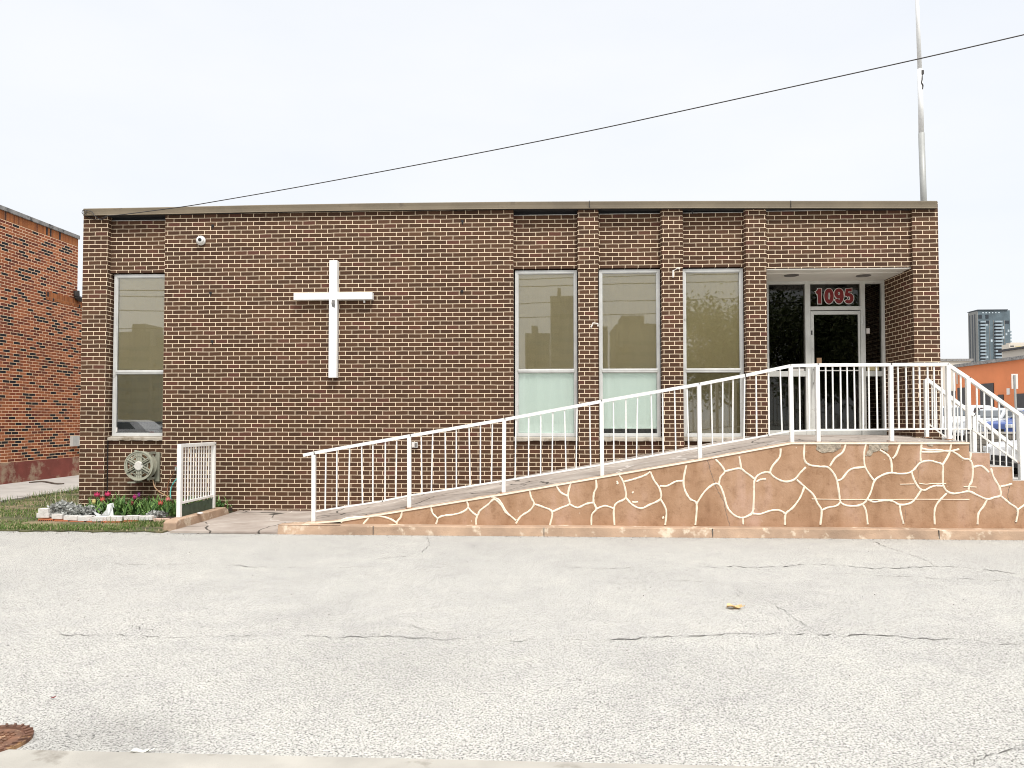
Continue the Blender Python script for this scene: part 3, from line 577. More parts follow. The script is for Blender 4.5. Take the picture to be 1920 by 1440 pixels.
# broken render near the deck edge
def patch(pts, ox, oy, s):
    P = [onY(ox+x/s, oy+y/s, FY-.007) for x, y in pts]; Q = []
    for a, b in zip(P, P[1:]+P[:1]):
        for k in range(4): q = a.lerp(b, k/4)+Vector((random.uniform(-.008, .008), 0, random.uniform(-.008, .008))); q.z = min(q.z, 1.187); Q.append(q)
    rw.face(Q, 2); n = len(Q); 
    for k in range(n): a, b = Q[k], Q[(k+1) % n]; rw.face([a, b, b+Vector((0, .009, 0)), a+Vector((0, .009, 0))], 2)
patch([(483, 490), (560, 488), (650, 485), (655, 520), (600, 545), (520, 552), (485, 530)], 1400, 700, S)
patch([(850, 488), (940, 484), (985, 492), (975, 540), (940, 525), (890, 540), (850, 575), (822, 570), (845, 530)], 1400, 700, S)
patch([(1250, 482), (1290, 480), (1290, 505), (1260, 508)], 1400, 700, S)
rw.build('retaining_wall', ['stucco', 'joint', 'patch', 'crack'], rampo, recalc=False)
# deck
dk = MB(); sub = []
for (a, za), (b, zb_) in zip(prof[:-1], prof[1:]):
    n = max(1, int((b-a)/.15))
    for k in range(n): sub.append(a+(b-a)*k/n)
sub.append(prof[-1][0]); rj = random.Random(2); jz = [rj.uniform(-.004, .004) for _ in sub]
for i in range(len(sub)-1):
    a, b = sub[i], sub[i+1]; za, zb2 = deckz(a), deckz(b); ka = .035 if a > -2.7 else .0; kb = .035 if b > -2.7 else 0
    fya = FY-.012 if a > -2.9 else -2.1; 
    dk.face([(a, FY-.012, za), (b, FY-.012, zb2), (b, -1.95, zb2+jz[i+1]+.003), (a, -1.95, za+jz[i]+.003)], 1)
    dk.face([(a, -1.95, za+jz[i]+.003), (b, -1.95, zb2+jz[i+1]+.003), (b, .09, zb2+kb), (a, .09, za+ka)], 0)
    dk.face([(a, FY-.012, za), (b, FY-.012, zb2), (b, FY-.012, zb2-.022), (a, FY-.012, za-.022)], 2)
    dk.face([(a, FY-.012, za-.022), (b, FY-.012, zb2-.022), (b, FY+.01, zb2-.022), (a, FY+.01, za-.022)], 2)
dk.face([(-3.46, FY-.012, .05), (-3.30, .02, .05), (-3.7, .02, .031), (-3.62, FY-.012, .031)], 0)
dk.box(pc[1], .092, 1.15, dr, EY-.052, 1.232, 0)
dk.build('deck', ['deck', 'tan', 'joint'], rampo, recalc=False)
# curb in front
kx = [-3.52+i*.6 for i in range(20)]
kb = MB(); rk = random.Random(5)
pr = None
for x in kx:
    cur = (x, -2.19+rk.uniform(-.008, .008), .118+rk.uniform(-.004, .004), -2.2+rk.uniform(-.006, .006))
    if pr:
        a, b = pr, cur
        kb.face([(a[0], a[3]-.012, 0), (b[0], b[3]-.012, 0), (b[0], b[1]-.004, b[2]-.012), (a[0], a[1]-.004, a[2]-.012)], 0)
        kb.face([(a[0], a[1]-.004, a[2]-.012), (b[0], b[1]-.004, b[2]-.012), (b[0], b[1]+.012, b[2]), (a[0], a[1]+.012, a[2])], 0)
        kb.face([(a[0], a[1]+.012, a[2]), (b[0], b[1]+.012, b[2]), (b[0], FY+.01, b[2]), (a[0], FY+.01, a[2])], 0)
    else:
        kb.face([(x, -2.2, 0), (x, -2.18, .11), (x+.12, FY+.1, .118), (x+.05, FY+.1, 0)], 0)
    pr = cur
for x, y in ((1336, 995), (1020, 995), (1760, 998), (700, 993)): p = onY(x, y, -2.2); kb.box(p.x-.004, -2.215, .0, p.x+.004, -2.19, .112, 2)
kb.face([(-3.52, -2.19, .118), (-3.40, -1.9, .12), (-2.7, -1.9, .12), (-2.7, -2.19, .118)], 0)
kb.build('kerb', ['tan', 'joint', 'crack'], rampo, recalc=False)
for a, b, z in steps:
    B(a, FY+.002, 0.01, b, -.02, z).build('step', 'walk', rampo, bevel=.006)
B(-2.3, FY+.17, .0, 5.31, -.03, .1).build('fill', 'concrete', rampo)

# ================================================================== FRONT RAILING
rail = thing('ramp_railing', (onY(588, 979, FY+.08).x, FY+.08, .13), 'white steel balustrade along the front edge of the ramp and down its steps', 'railing')
RYY = FY+.08
def rp_(x, y, Y=None): return onY(x, y, RYY if Y is None else Y)
def poly_bar(pts, w, h, Y=None):
    m = MB()
    P = [rp_(x, y, Y) for x, y in pts]
    for a, b in zip(P[:-1], P[1:]):
        d = (b-a).normalized()*.006; m.bar(a-d, b+d, w, h)
    return m
topline = [(570,853.5),(590,849),(770,817),(947,786.5),(1128,752.5),(1311,720.5),(1397,704),(1482,686),(1533,684.5),(1670,684),(1776,683)]
down = [(1776,683.5),(1816,710),(1915,780)]
poly_bar(topline, .045, .042).build('top_rail', 'white', rail); poly_bar(down, .045, .044).build('top_rail', 'white', rail)
botline = [(588,959.5),(717,939.5),(767,929),(945,901.5),(1128,871.5),(1310,839.5),(1440,816),(1484,808),(1533,806.5),(1671,805),(1779,804)]
poly_bar(botline, .022, .02).build('bottom_rail', 'white', rail); poly_bar([(1779,804),(1822,804),(1915,871)], .022, .022).build('bottom_rail', 'rust', rail)
def ip(line, x):
    for (a, ya), (b, yb) in zip(line[:-1], line[1:]):
        if a <= x <= b: return ya+(yb-ya)*(x-a)/(b-a)
    return line[-1][1]
def post(x, y0, y1, w=.048, Y=None, par=rail, mat='white', cap=True):
    a = rp_(x, y0, Y); b = rp_(x, y1, Y); xx = (a.x+b.x)/2; lean = random.uniform(-.008, .008)
    m = MB().bar((xx+lean, a.y, b.z), (xx, a.y, a.z), w); o = m.build('post', mat, par, bevel=.004)
    if cap:
        s = MB(); zz = b.z
        s.box(xx+lean-w*.9, a.y-w*.8, zz-.004, xx+lean+w*.9, a.y+w*.8, zz+.006)
        s.build('base_plate', 'rusty', o)
    return xx
for x, y0, y1 in ((588,853,980),(767,818,952),(945.5,787,924),(1128,753,894),(1311,721,862),(1483,686,832),(1533,685,829),(1671,685,827),(1778,684,824)):
    post(x, y0, y1, .05 if x > 600 else .052)
post(1815, 709, 806, .05, cap=False); post(1914, 780, 902, .058)
segs = [(588, 767, 7), (767, 945.5, 7), (945.5, 1128, 7), (1128, 1311, 7), (1311, 1483, 7), (1483, 1533, 2), (1533, 1671, 9), (1671, 1778, 7)]
for a, b, n in segs:
    for k in range(n):
        x = a+(b-a)*(k+1)/(n+1)+random.uniform(-1.2, 1.2)
        p = rp_(x, ip(topline, x)); q = rp_(x, ip(botline, x)); ln = random.uniform(-.02, .02) if a < 1400 else random.uniform(-.004, .004)
        MB().bar((p.x, p.y, p.z), (p.x+ln, q.y, q.z), .016).build('baluster', 'white', rail)
for x in (1788, 1801):
    p = rp_(x, ip(down, x)); q = rp_(x, 826); MB().bar((p.x, p.y, p.z), (p.x, p.y, q.z), .016).build('baluster', 'white', rail)
bl2 = [(1779,804),(1822,804),(1915,871)]
for x in (1831, 1845, 1859, 1873, 1887, 1900):
    p = rp_(x, ip(down, x)); q = rp_(x, ip(bl2, x)); MB().bar((p.x, p.y, p.z), (p.x, p.y, q.z), .016).build('baluster', 'white', rail)
# ---- inner stair railing next to the building
YB = -.25
ra2 = thing('stair_railing', (onY(1738, 820, YB).x, YB, 1.2), 'white steel handrail of the steps on the side nearer the brick building', 'railing')
t2 = [(1737,711),(1774,739),(1826,779),(1925,856)]; b2 = [(1737,792),(1775,821),(1826,860),(1925,935)]
poly_bar(t2, .05, .05, YB).build('top_rail', 'white', ra2); poly_bar(b2, .02, .02, YB).build('bottom_rail', 'rust', ra2)
post(1737, 712, 820, .052, YB, ra2); post(1826.5, 781, 851, .055, YB, ra2); post(1925, 856, 955, .055, YB, ra2)
for x in (1747, 1755, 1763, 1771, 1779, 1787, 1795, 1803, 1811, 1819, 1838, 1850, 1862, 1874, 1886, 1898, 1910):
    p = rp_(x, ip(t2, x), YB); q = rp_(x, ip(b2, x), YB); MB().bar((p.x, p.y, p.z), (p.x, p.y, q.z), .015).build('baluster', 'white', ra2)

# ================================================================== THINGS ON THE WALL
cr_ = MB(); a = onY(617.3, 488, -.12); b = onY(630.7, 708, -.12); c = onY(550.5, 549, -.12); d_ = onY(698, 561, -.12)
cross = thing('wall_cross', ((a.x+b.x)/2, 0, b.z), 'large white box-section cross fixed to the blank brick wall', 'cross')
B(a.x, -.12, b.z, b.x, -.015, a.z).build('upright', 'white2', cross, bevel=.004)
MB().box(c.x, -.121, d_.z, a.x-.0005, -.015, c.z).box(b.x+.0005, -.121, d_.z, d_.x, -.015, c.z).build('crossbar', 'white2', cross, bevel=.003)
p0, p1 = onY(621.5, 562, -.121), onY(628.5, 577, -.121)
MB().prism([(p0.x+.01, p0.z), (p1.x, p0.z-.01), (p1.x-.005, p1.z), (p0.x+.015, p1.z+.015), (p0.x, p1.z+.07)], -.1225, -.1205).build('torn_patch', 'weathered', cross)
wc = MB()
for x, y in ((632, 515), (632, 687), (683, 565)): p = onY(x, y, -.02); wc.box(p.x-.012, -.03, p.z-.025, p.x+.012, 0, p.z+.025)
wc.box(a.x+.03, -.016, b.z+.2, a.x+.08, 0, b.z+.25); wc.box(a.x+.03, -.016, a.z-.25, a.x+.08, 0, a.z-.2)
wc.build('wall_clip', 'white2', cross)
p = onY(374.5, 450, -.06); sc_ = thing('security_camera', (p.x, 0, p.z), 'small round white security camera high on the brick wall', 'camera')
MB().lathe([(.0, -.002), (.075, -.002), (.078, -.03), (.06, -.045), (0.055, -.05)][1:], p-Vector((0, p.y, 0)), 'Y', 24).build('mount', 'white2', sc_, smooth=True)
MB().lathe([(.056, -.03), (.064, -.05), (.056, -.07), (.035, -.083), (.01, -.088)], p-Vector((0, p.y, 0)), 'Y', 24).build('housing', 'white2', sc_, smooth=True)
MB().lathe([(.028, -.080), (.028, -.09), (.014, -.094), (.001, -.095)], p-Vector((-.012, p.y, 0)), 'Y', 16).build('lens', 'dark', sc_)
p = onY(778, 834, 0); jb = thing('junction_box', (p.x, 0, p.z), 'small grey electrical box on the brick wall behind the ramp railing', 'electrical box')
B(p.x-.045, -.05, p.z-.045, p.x+.05, 0, p.z+.045).build('box', 'alu', jb, bevel=.006); B(p.x-.035, -.058, p.z-.03, p.x+.0, -.05, p.z+.03).build('cover', 'numwhite', jb); B(p.x+.008, -.056, p.z-.03, p.x+.038, -.05, p.z+.03).build('cover', 'lamp_rim', jb)
# hose reel
c = onY(264.5, 873, -.1); hr = thing('hose_reel', (c.x, RY, c.z-.3), 'round greenish beige hose reel with white centre below the left window', 'hose reel')
C0 = Vector((c.x, 0, c.z)); ro = .232
m = MB(); n = 40
def ring(m, r0, r1, y0, y1, n=40, c=C0):
    i0 = len(m.v)
    for r_, y_ in ((r0, y0), (r1, y0), (r1, y1), (r0, y1)):
        for j in range(n): t = 2*math.pi*j/n; m.v.append((c.x+r_*math.cos(t), y_, c.z+r_*math.sin(t)))
    for k in range(4):
        for j in range(n): A = i0+k*n+j; Bq = i0+k*n+(j+1) % n; D = i0+((k+1) % 4)*n; m.f.append((A, Bq, D+(j+1) % n, D+j)); m.m.append(0)
ring(m, .195, ro, -.17, -.145); ring(m, ro-.012, ro+.004, -.18, -.13); ring(m, .14, .15, -.168, -.15)
for k in range(6):
    t = R(90+60*k); dd = Vector((math.cos(t), 0, math.sin(t)))
    nr = Vector((-dd.z, 0, dd.x))
    for o_ in (-.033, 0, .033): m.bar(C0+dd*.06+nr*o_+Vector((0, -.16, 0)), C0+dd*.21+nr*o_+Vector((0, -.16, 0)), .028, .016)
    m.bar(C0+dd*.06+Vector((0, -.15, 0)), C0+dd*.21+Vector((0, -.15, 0)), .09, .01)
m.build('wheel', 'reel', hr)
MB().lathe([(.075, -.165), (.072, -.182), (.06, -.186)], C0, 'Y', 24).build('hub', 'reel_hub', hr)
MB().lathe([(.225, -.03), (.225, -.02), (.12, -.03), (.12, -.14)], C0, 'Y', 32).build('drum', 'reel', hr)
m = MB()
for k in range(7): ring(m, .12, .165+.01*(k % 2), -.12+k*.022, -.102+k*.022, 32)
m.build('coiled_hose', 'hose_tan', hr)
m = MB(); q = onY(288, 850, .03); q2 = onY(296, 903, .03)
m.box(q.x-.0, RY-.03, q2.z, q2.x, RY, onY(290, 848, .03).z); m.box(q.x, -.15, C0.z-.23, q.x+.02, RY-.03, C0.z-.19); m.box(q.x, -.15, C0.z+.18, q.x+.02, RY-.03, C0.z+.22)
m.box(C0.x-.2, RY-.05, C0.z-.26, C0.x-.16, RY, C0.z+.24); q = onY(243, 903, -.1); m.box(q.x, -.16, q.z-.02, q.x+.13, .04, q.z+.0)
m.build('bracket', 'reel', hr)
def z3(X, Y, y=-.05): return onY(50+X/5.19, 820+Y/5.19, y)
hs = MB().tube(spline([z3(1225, 400, .0), z3(1245, 480), z3(1290, 530), z3(1360, 572, -.08), z3(1390, 600, -.12)]), .010, 8)
hs.build('hose', 'hose_tan', hr, smooth=True)
tapp = z3(1462, 290, -.05); tp = thing('garden_tap', (tapp.x, 0, tapp.z), 'wall tap half hidden behind the white slatted screen', 'tap')
MB().tube([(tapp.x, 0, tapp.z), (tapp.x, -.09, tapp.z), (tapp.x, -.1, tapp.z-.05)], .012, 8).build('spout', 'pole_dark', tp); MB().bar((tapp.x-.03, -.07, tapp.z+.03), (tapp.x+.03, -.07, tapp.z+.03), .012).build('handle', 'red', tp)
tag(MB().tube(spline([z3(1455, 300, -.08), z3(1430, 345), z3(1395, 400), z3(1372, 480), z3(1370, 580, -.08)]), .009, 8).build('garden_hose', 'hose_brown', base=z3(1370, 600), smooth=True), 'brown rubber hose hanging beside the teal hose left of the white screen', 'hose', 'hoses hanging from the tap')
tag(MB().tube(spline([z3(1462, 302, -.08), z3(1475, 345), z3(1465, 395), z3(1425, 450), z3(1400, 520), z3(1402, 610, -.08)]), .010, 8).build('garden_hose', 'hose_teal', base=z3(1400, 600), smooth=True), 'teal rubber hose hanging beside the white slatted screen', 'hose', 'hoses hanging from the tap')
# overhead service cable with its bracket
pA, pB = (-7.3, -.10), (12.5, -5.5)
cl = [(203,404),(232,402),(300,393.3),(354,386),(404,377.7),(550,352.3),(742,316.7),(933,280),(1100,246.5),(1240,216.5),(1500,159.5),(1720,111),(1920,65),(2250,-12)]

cbl = [onV(x, y, pA, pB) for x, y in cl]
cab = thing('overhead_cable', cbl[0], 'thin black service cable running from the roof corner up to the right', 'cable')
MB().tube(spline(cbl, 4), .0068, 6).build('wire', 'cable', cab)
k0 = onY(158, 398, -.08); lp = [Vector((k0.x+.035*math.cos(R(t)), -.085, k0.z+.035*math.sin(R(t)))) for t in range(0, 361, 30)]
MB().tube(lp, .006, 6).tube(spline([k0+Vector((.02, 0, .03)), onY(172, 397, -.09), onY(178, 405, -.09), onY(190, 412, -.05), onY(203, 404, -.1)]), .006, 6).tube(spline([onY(160, 404, -.03), onY(175, 411, -.03), onY(190, 409, -.05), onY(203, 404, -.1)]), .006, 6).build('wire_loop', 'cable', cab)
# flagpole behind the parapet
FPY = 3.2
b0 = onY(1732, 380, FPY); b1 = onY(1727.5, 250, FPY); b2_ = onY(1724.5, 130, FPY); b3 = onY(1717, -60, FPY)
b00 = b0+(b0-b1).normalized()*.7
fpo = thing('flagpole', (b00.x, FPY, TOP+.06), 'tall pale flagpole with darker lower sleeve rising behind the roof at right', 'flagpole')
z_ = TOP+.06; k = (z_-b0.z)/(b0.z-b1.z); base = b0+(b0-b1)*(-1)*0
def fpt(z): t = (z-b0.z)/(b1.z-b0.z); return b0.lerp(b1, t)
MB().tube([fpt(TOP+.06), b1], .058, 16).build('sleeve', 'pole_dark', fpo, smooth=True); MB().tube([b1, b2_], [.05, .046], 16).tube([b2_+Vector((0, 0, -.01)), b3], [.04, .032], 16).build('pole', 'pole_pale', fpo, smooth=True)
q = onY(1728.5, 135, FPY-.03); h = MB(); h.box(q.x-.015, q.y-.02, q.z-.05, q.x+.03, q.y+.02, q.z+.03); h.tube(spline([q, onY(1729, 148, FPY-.05), onY(1728, 155, FPY-.05), onY(1730.5, 160, FPY-.05), onY(1729.5, 167, FPY-.05)]), .011, 6); h.build('cleat', 'cable', fpo)
MB().box(fpt(5).x-.12, FPY-.12, TOP+.06, fpt(5).x+.12, FPY+.12, TOP+.1).build('base_plate', 'pole_dark', fpo)

# ================================================================== SLATTED SCREEN ON ITS KERB
kb = MB(); kA = onZ(333, 996, 0); GX = -5.065
tag(MB().prism([(-2.06, .0), (-2.06, .12), (-1.98, .15), (-.55, .145), (-.45, .10), (-.42, 0)], GX-.06, GX+.12, ax='X').build('garden_kerb', ['tan'], base=(GX, -1.2, 0), bevel=.012), 'low tan concrete kerb under the white slatted screen', 'kerb')
sg = thing('slatted_screen', (GX, -1.6, .15), 'white slatted metal screen panel standing on the tan kerb by the flower bed', 'screen')
Ya, Yb = -1.75, -.72; za0 = .15; zA = onY(338, 836, Ya).z; zB = onY(400, 832, Yb).z
MB().bar((GX, Ya, za0), (GX, Ya, zA), .055).build('post', 'white', sg, bevel=.004); MB().bar((GX, Yb, za0), (GX, Yb, zB), .05).build('post', 'white', sg, bevel=.004)
MB().bar((GX, Ya-.03, zA+.0), (GX, Yb+.03, zB+.0), .05, .05).build('top_rail', 'white', sg, bevel=.004)
zl = .34; MB().bar((GX, Ya, zl), (GX, Yb, zl), .03).build('bottom_rail', 'white', sg)
for k in range(12): y = Ya+(Yb-Ya)*(k+1)/13; MB().box(GX-.005, y-.009, zl, GX+.005, y+.009, zA).build('slat', 'white', sg)
B(GX-.012, Ya+.03, .15, GX+.004, Yb-.03, .30).build('edging_board', 'green_board', sg)
for x, y in ((425, 968), (440, 960)): pass
q = onZ(375, 964, .152); tag(MB().lathe([(.02, 0), (.045, .008), (.04, .022), (.01, .03)], q, 'Z', 10).build('pebble', 'numwhite', base=q, smooth=True), 'small white stone lying on the kerb below the slatted screen', 'stone')

# ================================================================== FLOWER BED
bedp = [(-7.62, .0), (-7.5, -.9), (-7.1, -1.22), (-6.3, -1.3), (-5.5, -1.28), (-5.08, -1.2), (-5.08, .08), (-7.0, .09)]
tag(MB().prism(bedp, .02, .075, ax='Z').build('garden_bed_soil', 'soil'), kind='structure')
EB = [('A', 105, 210, 695, 738, 'edge_white'), ('B', 88, 218, 740, 783, 'edge_white'), ('C', 235, 350, 748, 795, 'edge_white'), ('D', 352, 492, 765, 808, 'edge_white'), ('E', 496, 632, 768, 815, 'edge_white'), ('F', 636, 772, 775, 818, 'edge_white'), ('G', 776, 925, 770, 815, 'edge_white'), ('H', 945, 1088, 765, 805, 'edge_white'), ('I', 1094, 1222, 768, 808, 'edge_white'), ('J', 1226, 1365, 795, 826, 'edge_pink'),
      ('k', 105, 258, 795, 835, 'edge_orange'), ('l', 262, 402, 805, 855, 'edge_orange'), ('m', 407, 558, 817, 860, 'edge_orange'), ('n', 568, 690, 822, 860, 'edge_orange'), ('o', 720, 900, 820, 850, 'edge_orange'), ('p', 935, 1080, 812, 850, 'edge_orange'), ('q', 1180, 1370, 829, 862, 'edge_orange')]
ELAB = {'A': 'white painted brick topmost on the stacked left end of the flower bed edge', 'B': 'white painted brick under the topmost one at the left end of the bed edge', 'C': 'white brick before the biggest clump of silver leaved plants',
 'D': 'white edging brick just right of the one before the big silver clump', 'E': 'white edging brick just left of the white plastic sheet', 'F': 'white edging brick under the left foot of the white plastic sheet', 'G': 'white edging brick under the right side of the white plastic sheet, left of the gap',
 'H': 'white edging brick just right of the gap in the row', 'I': 'rightmost of the white edging bricks, before the small silver plant', 'J': 'pinkish brick at the right end of the bed edge',
 'k': 'perforated orange brick under the stacked white bricks at the left end', 'l': 'second perforated orange brick from the left end of the bed edge', 'm': 'third perforated orange brick from the left end of the bed edge', 'n': 'fourth perforated orange brick from the left end of the bed edge',
 'o': 'orange brick under the white brick by the plastic sheet, partly in grass', 'p': 'orange brick below the gap right of the plastic sheet', 'q': 'orange brick lowest at the right end of the bed edge, by the kerb'}
for i, (nm, xa, xb, ya, yb, mt) in enumerate(EB):
    top = mt != 'edge_orange'; Yc = -1.40-(.0 if top else .02)
    x_px = 50+(xa+xb)/2/5.19
    Yc += max(0, (200-x_px)/130*.14)
    a = onY(50+xa/5.19, 820+yb/5.19, Yc); b = onY(50+xb/5.19, 820+ya/5.19, Yc)
    cz0 = min(a.z, b.z); hh = abs(b.z-a.z); L = b.x-a.x-.006
    m = MB(); m.box(-L/2, 0, 0, L/2, .10, hh)
    mats = [mt, 'hole']
    if mt == 'edge_orange':
        nn = 7 if i < 14 else 5
        for k in range(nn): u = -L/2+L*(k+.7)/(nn+.4); m.box(u-.009, -.0015, hh*.3, u+.009, .002, hh*.75, 1)
    o = m.build('edging_brick', mats, bevel=.004)
    o.location = ((a.x+b.x)/2, Yc, cz0); o.rotation_euler = (0, random.uniform(-.03, .03), random.uniform(-.10, .10))
    tag(o, ELAB[nm], 'brick', 'loose bricks edging the flower bed')
# strap leaves
def strap(m, x, y, z, h, lean, az, wd, seg=4, mi=0):
    pts = []; dx, dy = math.cos(az), math.sin(az)
    for k in range(seg+1): t = k/seg; pts.append(Vector((x+dx*lean*t*t, y+dy*lean*t*t, z+h*(t-.35*t*t*min(1, lean/h))))) 
    nr = Vector((-dy, dx, 0)); i = len(m.v)
    for k, p in enumerate(pts): ww = wd*(1-(k/seg)**2)*.5+.0008; m.v += [tuple(p-nr*ww), tuple(p+nr*ww)]
    for k in range(seg): a = i+2*k; m.f.append((a, a+1, a+3, a+2)); m.m.append(mi)
fo = MB(); rf = random.Random(11)
for _ in range(1500):
    x = rf.uniform(-7.15, -5.12); y = rf.uniform(-1.15, -.05)
    if x < -6.7 and y < -.75 and rf.random() < .8: continue
    dens = .5+.5*math.sin(x*9+1.3)*math.cos(y*7)
    if rf.random() > .45+.55*dens: continue
    strap(fo, x, y, .07, rf.uniform(.08, .30), rf.uniform(.05, .30), rf.uniform(0, 6.283), rf.uniform(.012, .040))
tag(fo.build('flower_foliage', 'strap', recalc=False), 'dense green strap leaves filling the flower bed under the window', 'foliage', kind='stuff')
gr = MB(); rg = random.Random(12)
def gpatch(n, x0, x1, y0, y1, h):
    for _ in range(n):
        x = rg.uniform(x0, x1); y = rg.uniform(y0, y1)
        if -7.4 < x < -5.05 and y > -1.38: continue
        if -7.45 < x < -5.9 and y > -1.72 and h < .1: continue
        if math.sin(x*3.1+y*2)*math.cos(y*4.3-x) > rg.uniform(.15, .9): continue
        strap(gr, x, y, .018, rg.uniform(.4, 1)*h, rg.uniform(0, h*.8), rg.uniform(0, 6.283), .006, 2)
gpatch(9000, -10.2, -7.35, -2.05, .2, .055); gpatch(9000, -7.4, -5.1, -2.12, -1.38, .06); gpatch(5000, -9.7, -7.66, .2, 5, .07); gpatch(160, -6.5, -5.2, -1.55, -1.45, .13); gpatch(700, -9.75, -9.6, -.5, 5, .14); gpatch(900, -10, -5.1, -2.16, -2.0, .05)
tag(gr.build('lawn_grass', 'blade', recalc=False), 'patchy short grass with dry yellow spots around the flower bed', 'grass', kind='stuff')
# tulips
def tulip(x, y, z, h, mat, label, r=.035):
    t = thing('tulip', (x, y, z), label, 'flower', 'tulips in the flower bed')
    MB().tube([(x, y, z), (x+.01, y, z+h*.5), (x, y, z+h)], .005, 6).build('stem', 'strap', t)
    m = MB(); n = 6
    for k in range(n):
        a = 2*math.pi*k/n; b_ = a+.75
        ring_ = [(0, 0), (r*.8, .25), (r, .55), (r*.85, .85), (r*.9, 1.15)]
        for q in range(4):
            r0, h0 = ring_[q]; r1, h1 = ring_[q+1]; w0_ = .55 if q < 3 else .45; w1_ = .55 if q < 2 else (.45 if q < 3 else .08); H = .075
            def P(rr_, aa, hh_): return (x+rr_*math.cos(aa), y+rr_*math.sin(aa), z+h+hh_*H)
            m.face([P(r0, a-w0_, h0), P(r0, a+w0_, h0), P(r1, a+w1_, h1), P(r1, a-w1_, h1)])
    m.build('flower_head', mat, t, recalc=False)
    lf = MB()
    for k in range(3): strap(lf, x, y, z, h*.8, .08, k*2.1+x*7, .03)
    lf.build('leaf', 'strap', t, recalc=False)
for nm, col in (('tp_pink', (.55, .04, .13)), ('tp_coral', (.55, .10, .08)), ('tp_yellow', (.66, .56, .22)), ('tp_mag', (.38, .02, .13)), ('tp_purple', (.20, .03, .20)), ('tp_pale', (.66, .20, .20)), ('tp_dusky', (.30, .05, .06))): M[nm] = simple('petal_'+nm[3:], col, .6, .2, 40)
TU = [(182, 928, -.35, 'tp_pink', 'tall hot pink tulip, leftmost of the flowers by the brick wall', .042), (202, 927, -.3, 'tp_pink', 'hot pink tulip just right of the leftmost pink tulip', .045), (192, 937, -.7, 'tp_coral', 'coral red tulip standing lower between the two hot pink tulips', .034), (176, 941, -.8, 'tp_yellow', 'small pale yellow tulip, lowest bloom at the left', .028),
      (252.5, 932, -.4, 'tp_mag', 'magenta tulip in the middle of the bed below the hose reel', .03), (260.5, 928, -.25, 'tp_purple', 'small purple tulip beside the magenta one', .02), (301, 944, -.7, 'tp_coral', 'coral tulip low in the right half of the flower bed', .036), (315.5, 937, -.45, 'tp_pale', 'pale pink tulip nearest the white slatted screen', .036), (247, 944, -.75, 'tp_dusky', 'dusky red tulip low among leaves in the bed middle', .026)]
for x, y, Y, mt, lb, r_ in TU:
    p = onY(x, y, Y); tulip(p.x, Y, .07, max(.08, p.z-.07-.04), mt, lb, r_)
# silver leaved plants
def silver(px0, px1, y0, y1, Y, label, n):
    rs = random.Random(px0); a = onY(px0, y1, Y); b = onY(px1, y0, Y); m = MB(); cx_ = (a.x+b.x)/2
    for _ in range(n):
        u = rs.uniform(a.x, b.x); hmax = .08+(b.z-.08)*(1-((u-cx_)/((b.x-a.x)/2+.02))**2*.5); z = rs.uniform(.07, max(.1, hmax)); c_ = Vector((u, Y+rs.uniform(-.1, .1), z)); s_ = rs.uniform(.018, .036)
        for k in range(6):
            d1 = Vector((rs.uniform(-1, 1), rs.uniform(-1, 1), rs.uniform(-.6, 1))).normalized(); d2 = d1.cross(Vector((rs.uniform(-1, 1), rs.uniform(-1, 1), .3))).normalized()
            m.face([c_, c_+d1*s_+d2*s_*.5, c_+d1*s_*1.8, c_+d1*s_-d2*s_*.5])
    o = thing('silver_plant', (cx_, Y, .07), label, 'plant', 'silver leaved plants in the flower bed')
    m.build('foliage', 'fur', o, recalc=False); st = MB()
    for k in range(6): st.tube([(cx_+rs.uniform(-.03, .03), Y, .06), (rs.uniform(a.x, b.x), Y+rs.uniform(-.05, .05), b.z*.8)], .004, 5)
    st.build('stem', 'bark', o)
silver(98, 134, 943, 968, -1.12, 'largest clump of crinkled silver leaves behind the left edging bricks', 420)
silver(128, 148, 950, 969, -1.16, 'smaller silver plant directly right of the largest silver clump', 160)
silver(150, 180, 951, 968, -1.12, 'silver plant just left of the white plastic sheet', 220)
silver(281, 305, 960, 976, -1.2, 'small sparse silver plant at the right end of the flower bed', 130)
dg_ = MB(); rs = random.Random(4)
for _ in range(70):
    p = onY(rs.uniform(100, 148), 955, -.8); strap(dg_, p.x, -.8+rs.uniform(-.15, .15), .07, rs.uniform(.2, .36), rs.uniform(.02, .2), rs.choice((rs.uniform(2.2, 4), rs.uniform(-1, 1))), .006, 4)
tag(dg_.build('dry_grass_tuft', 'dry', base=(onY(125, 955, -.8).x, -.8, .07), recalc=False), 'tuft of tall dry straw stalks behind the silver plants', 'dry grass')
# white plastic sheet caught among the plants
pl = MB(); P = lambda x, y, d=0: z3(x, y, -1.22+d)
pts = [P(640, 715, .05), P(680, 770), P(730, 755, -.02), P(775, 705, -.04), P(785, 655, .02), P(820, 648, .03), P(838, 690, .05), P(845, 765, .02), P(800, 768, -.03), P(740, 770, -.02), P(690, 772)]
for a, b, c in ((0, 1, 2), (1, 2, 10), (2, 9, 10), (2, 3, 9), (3, 8, 9), (3, 4, 8), (4, 5, 8), (5, 6, 8), (6, 7, 8)): pl.face([pts[a], pts[b], pts[c]])
for a, b, c in ((3, 4, 5), (4, 5, 6)): pl.face([pts[a]+Vector((0, .05, 0)), pts[b]+Vector((0, .06, .01)), pts[c]+Vector((0, .04, 0))])
o = pl.build('plastic_sheet', 'plastic', base=P(760, 772), recalc=False); md = o.modifiers.new('thick', 'SOLIDIFY'); md.thickness = .004
tag(o, 'crumpled white plastic sheet standing among the flowers', 'plastic sheet')
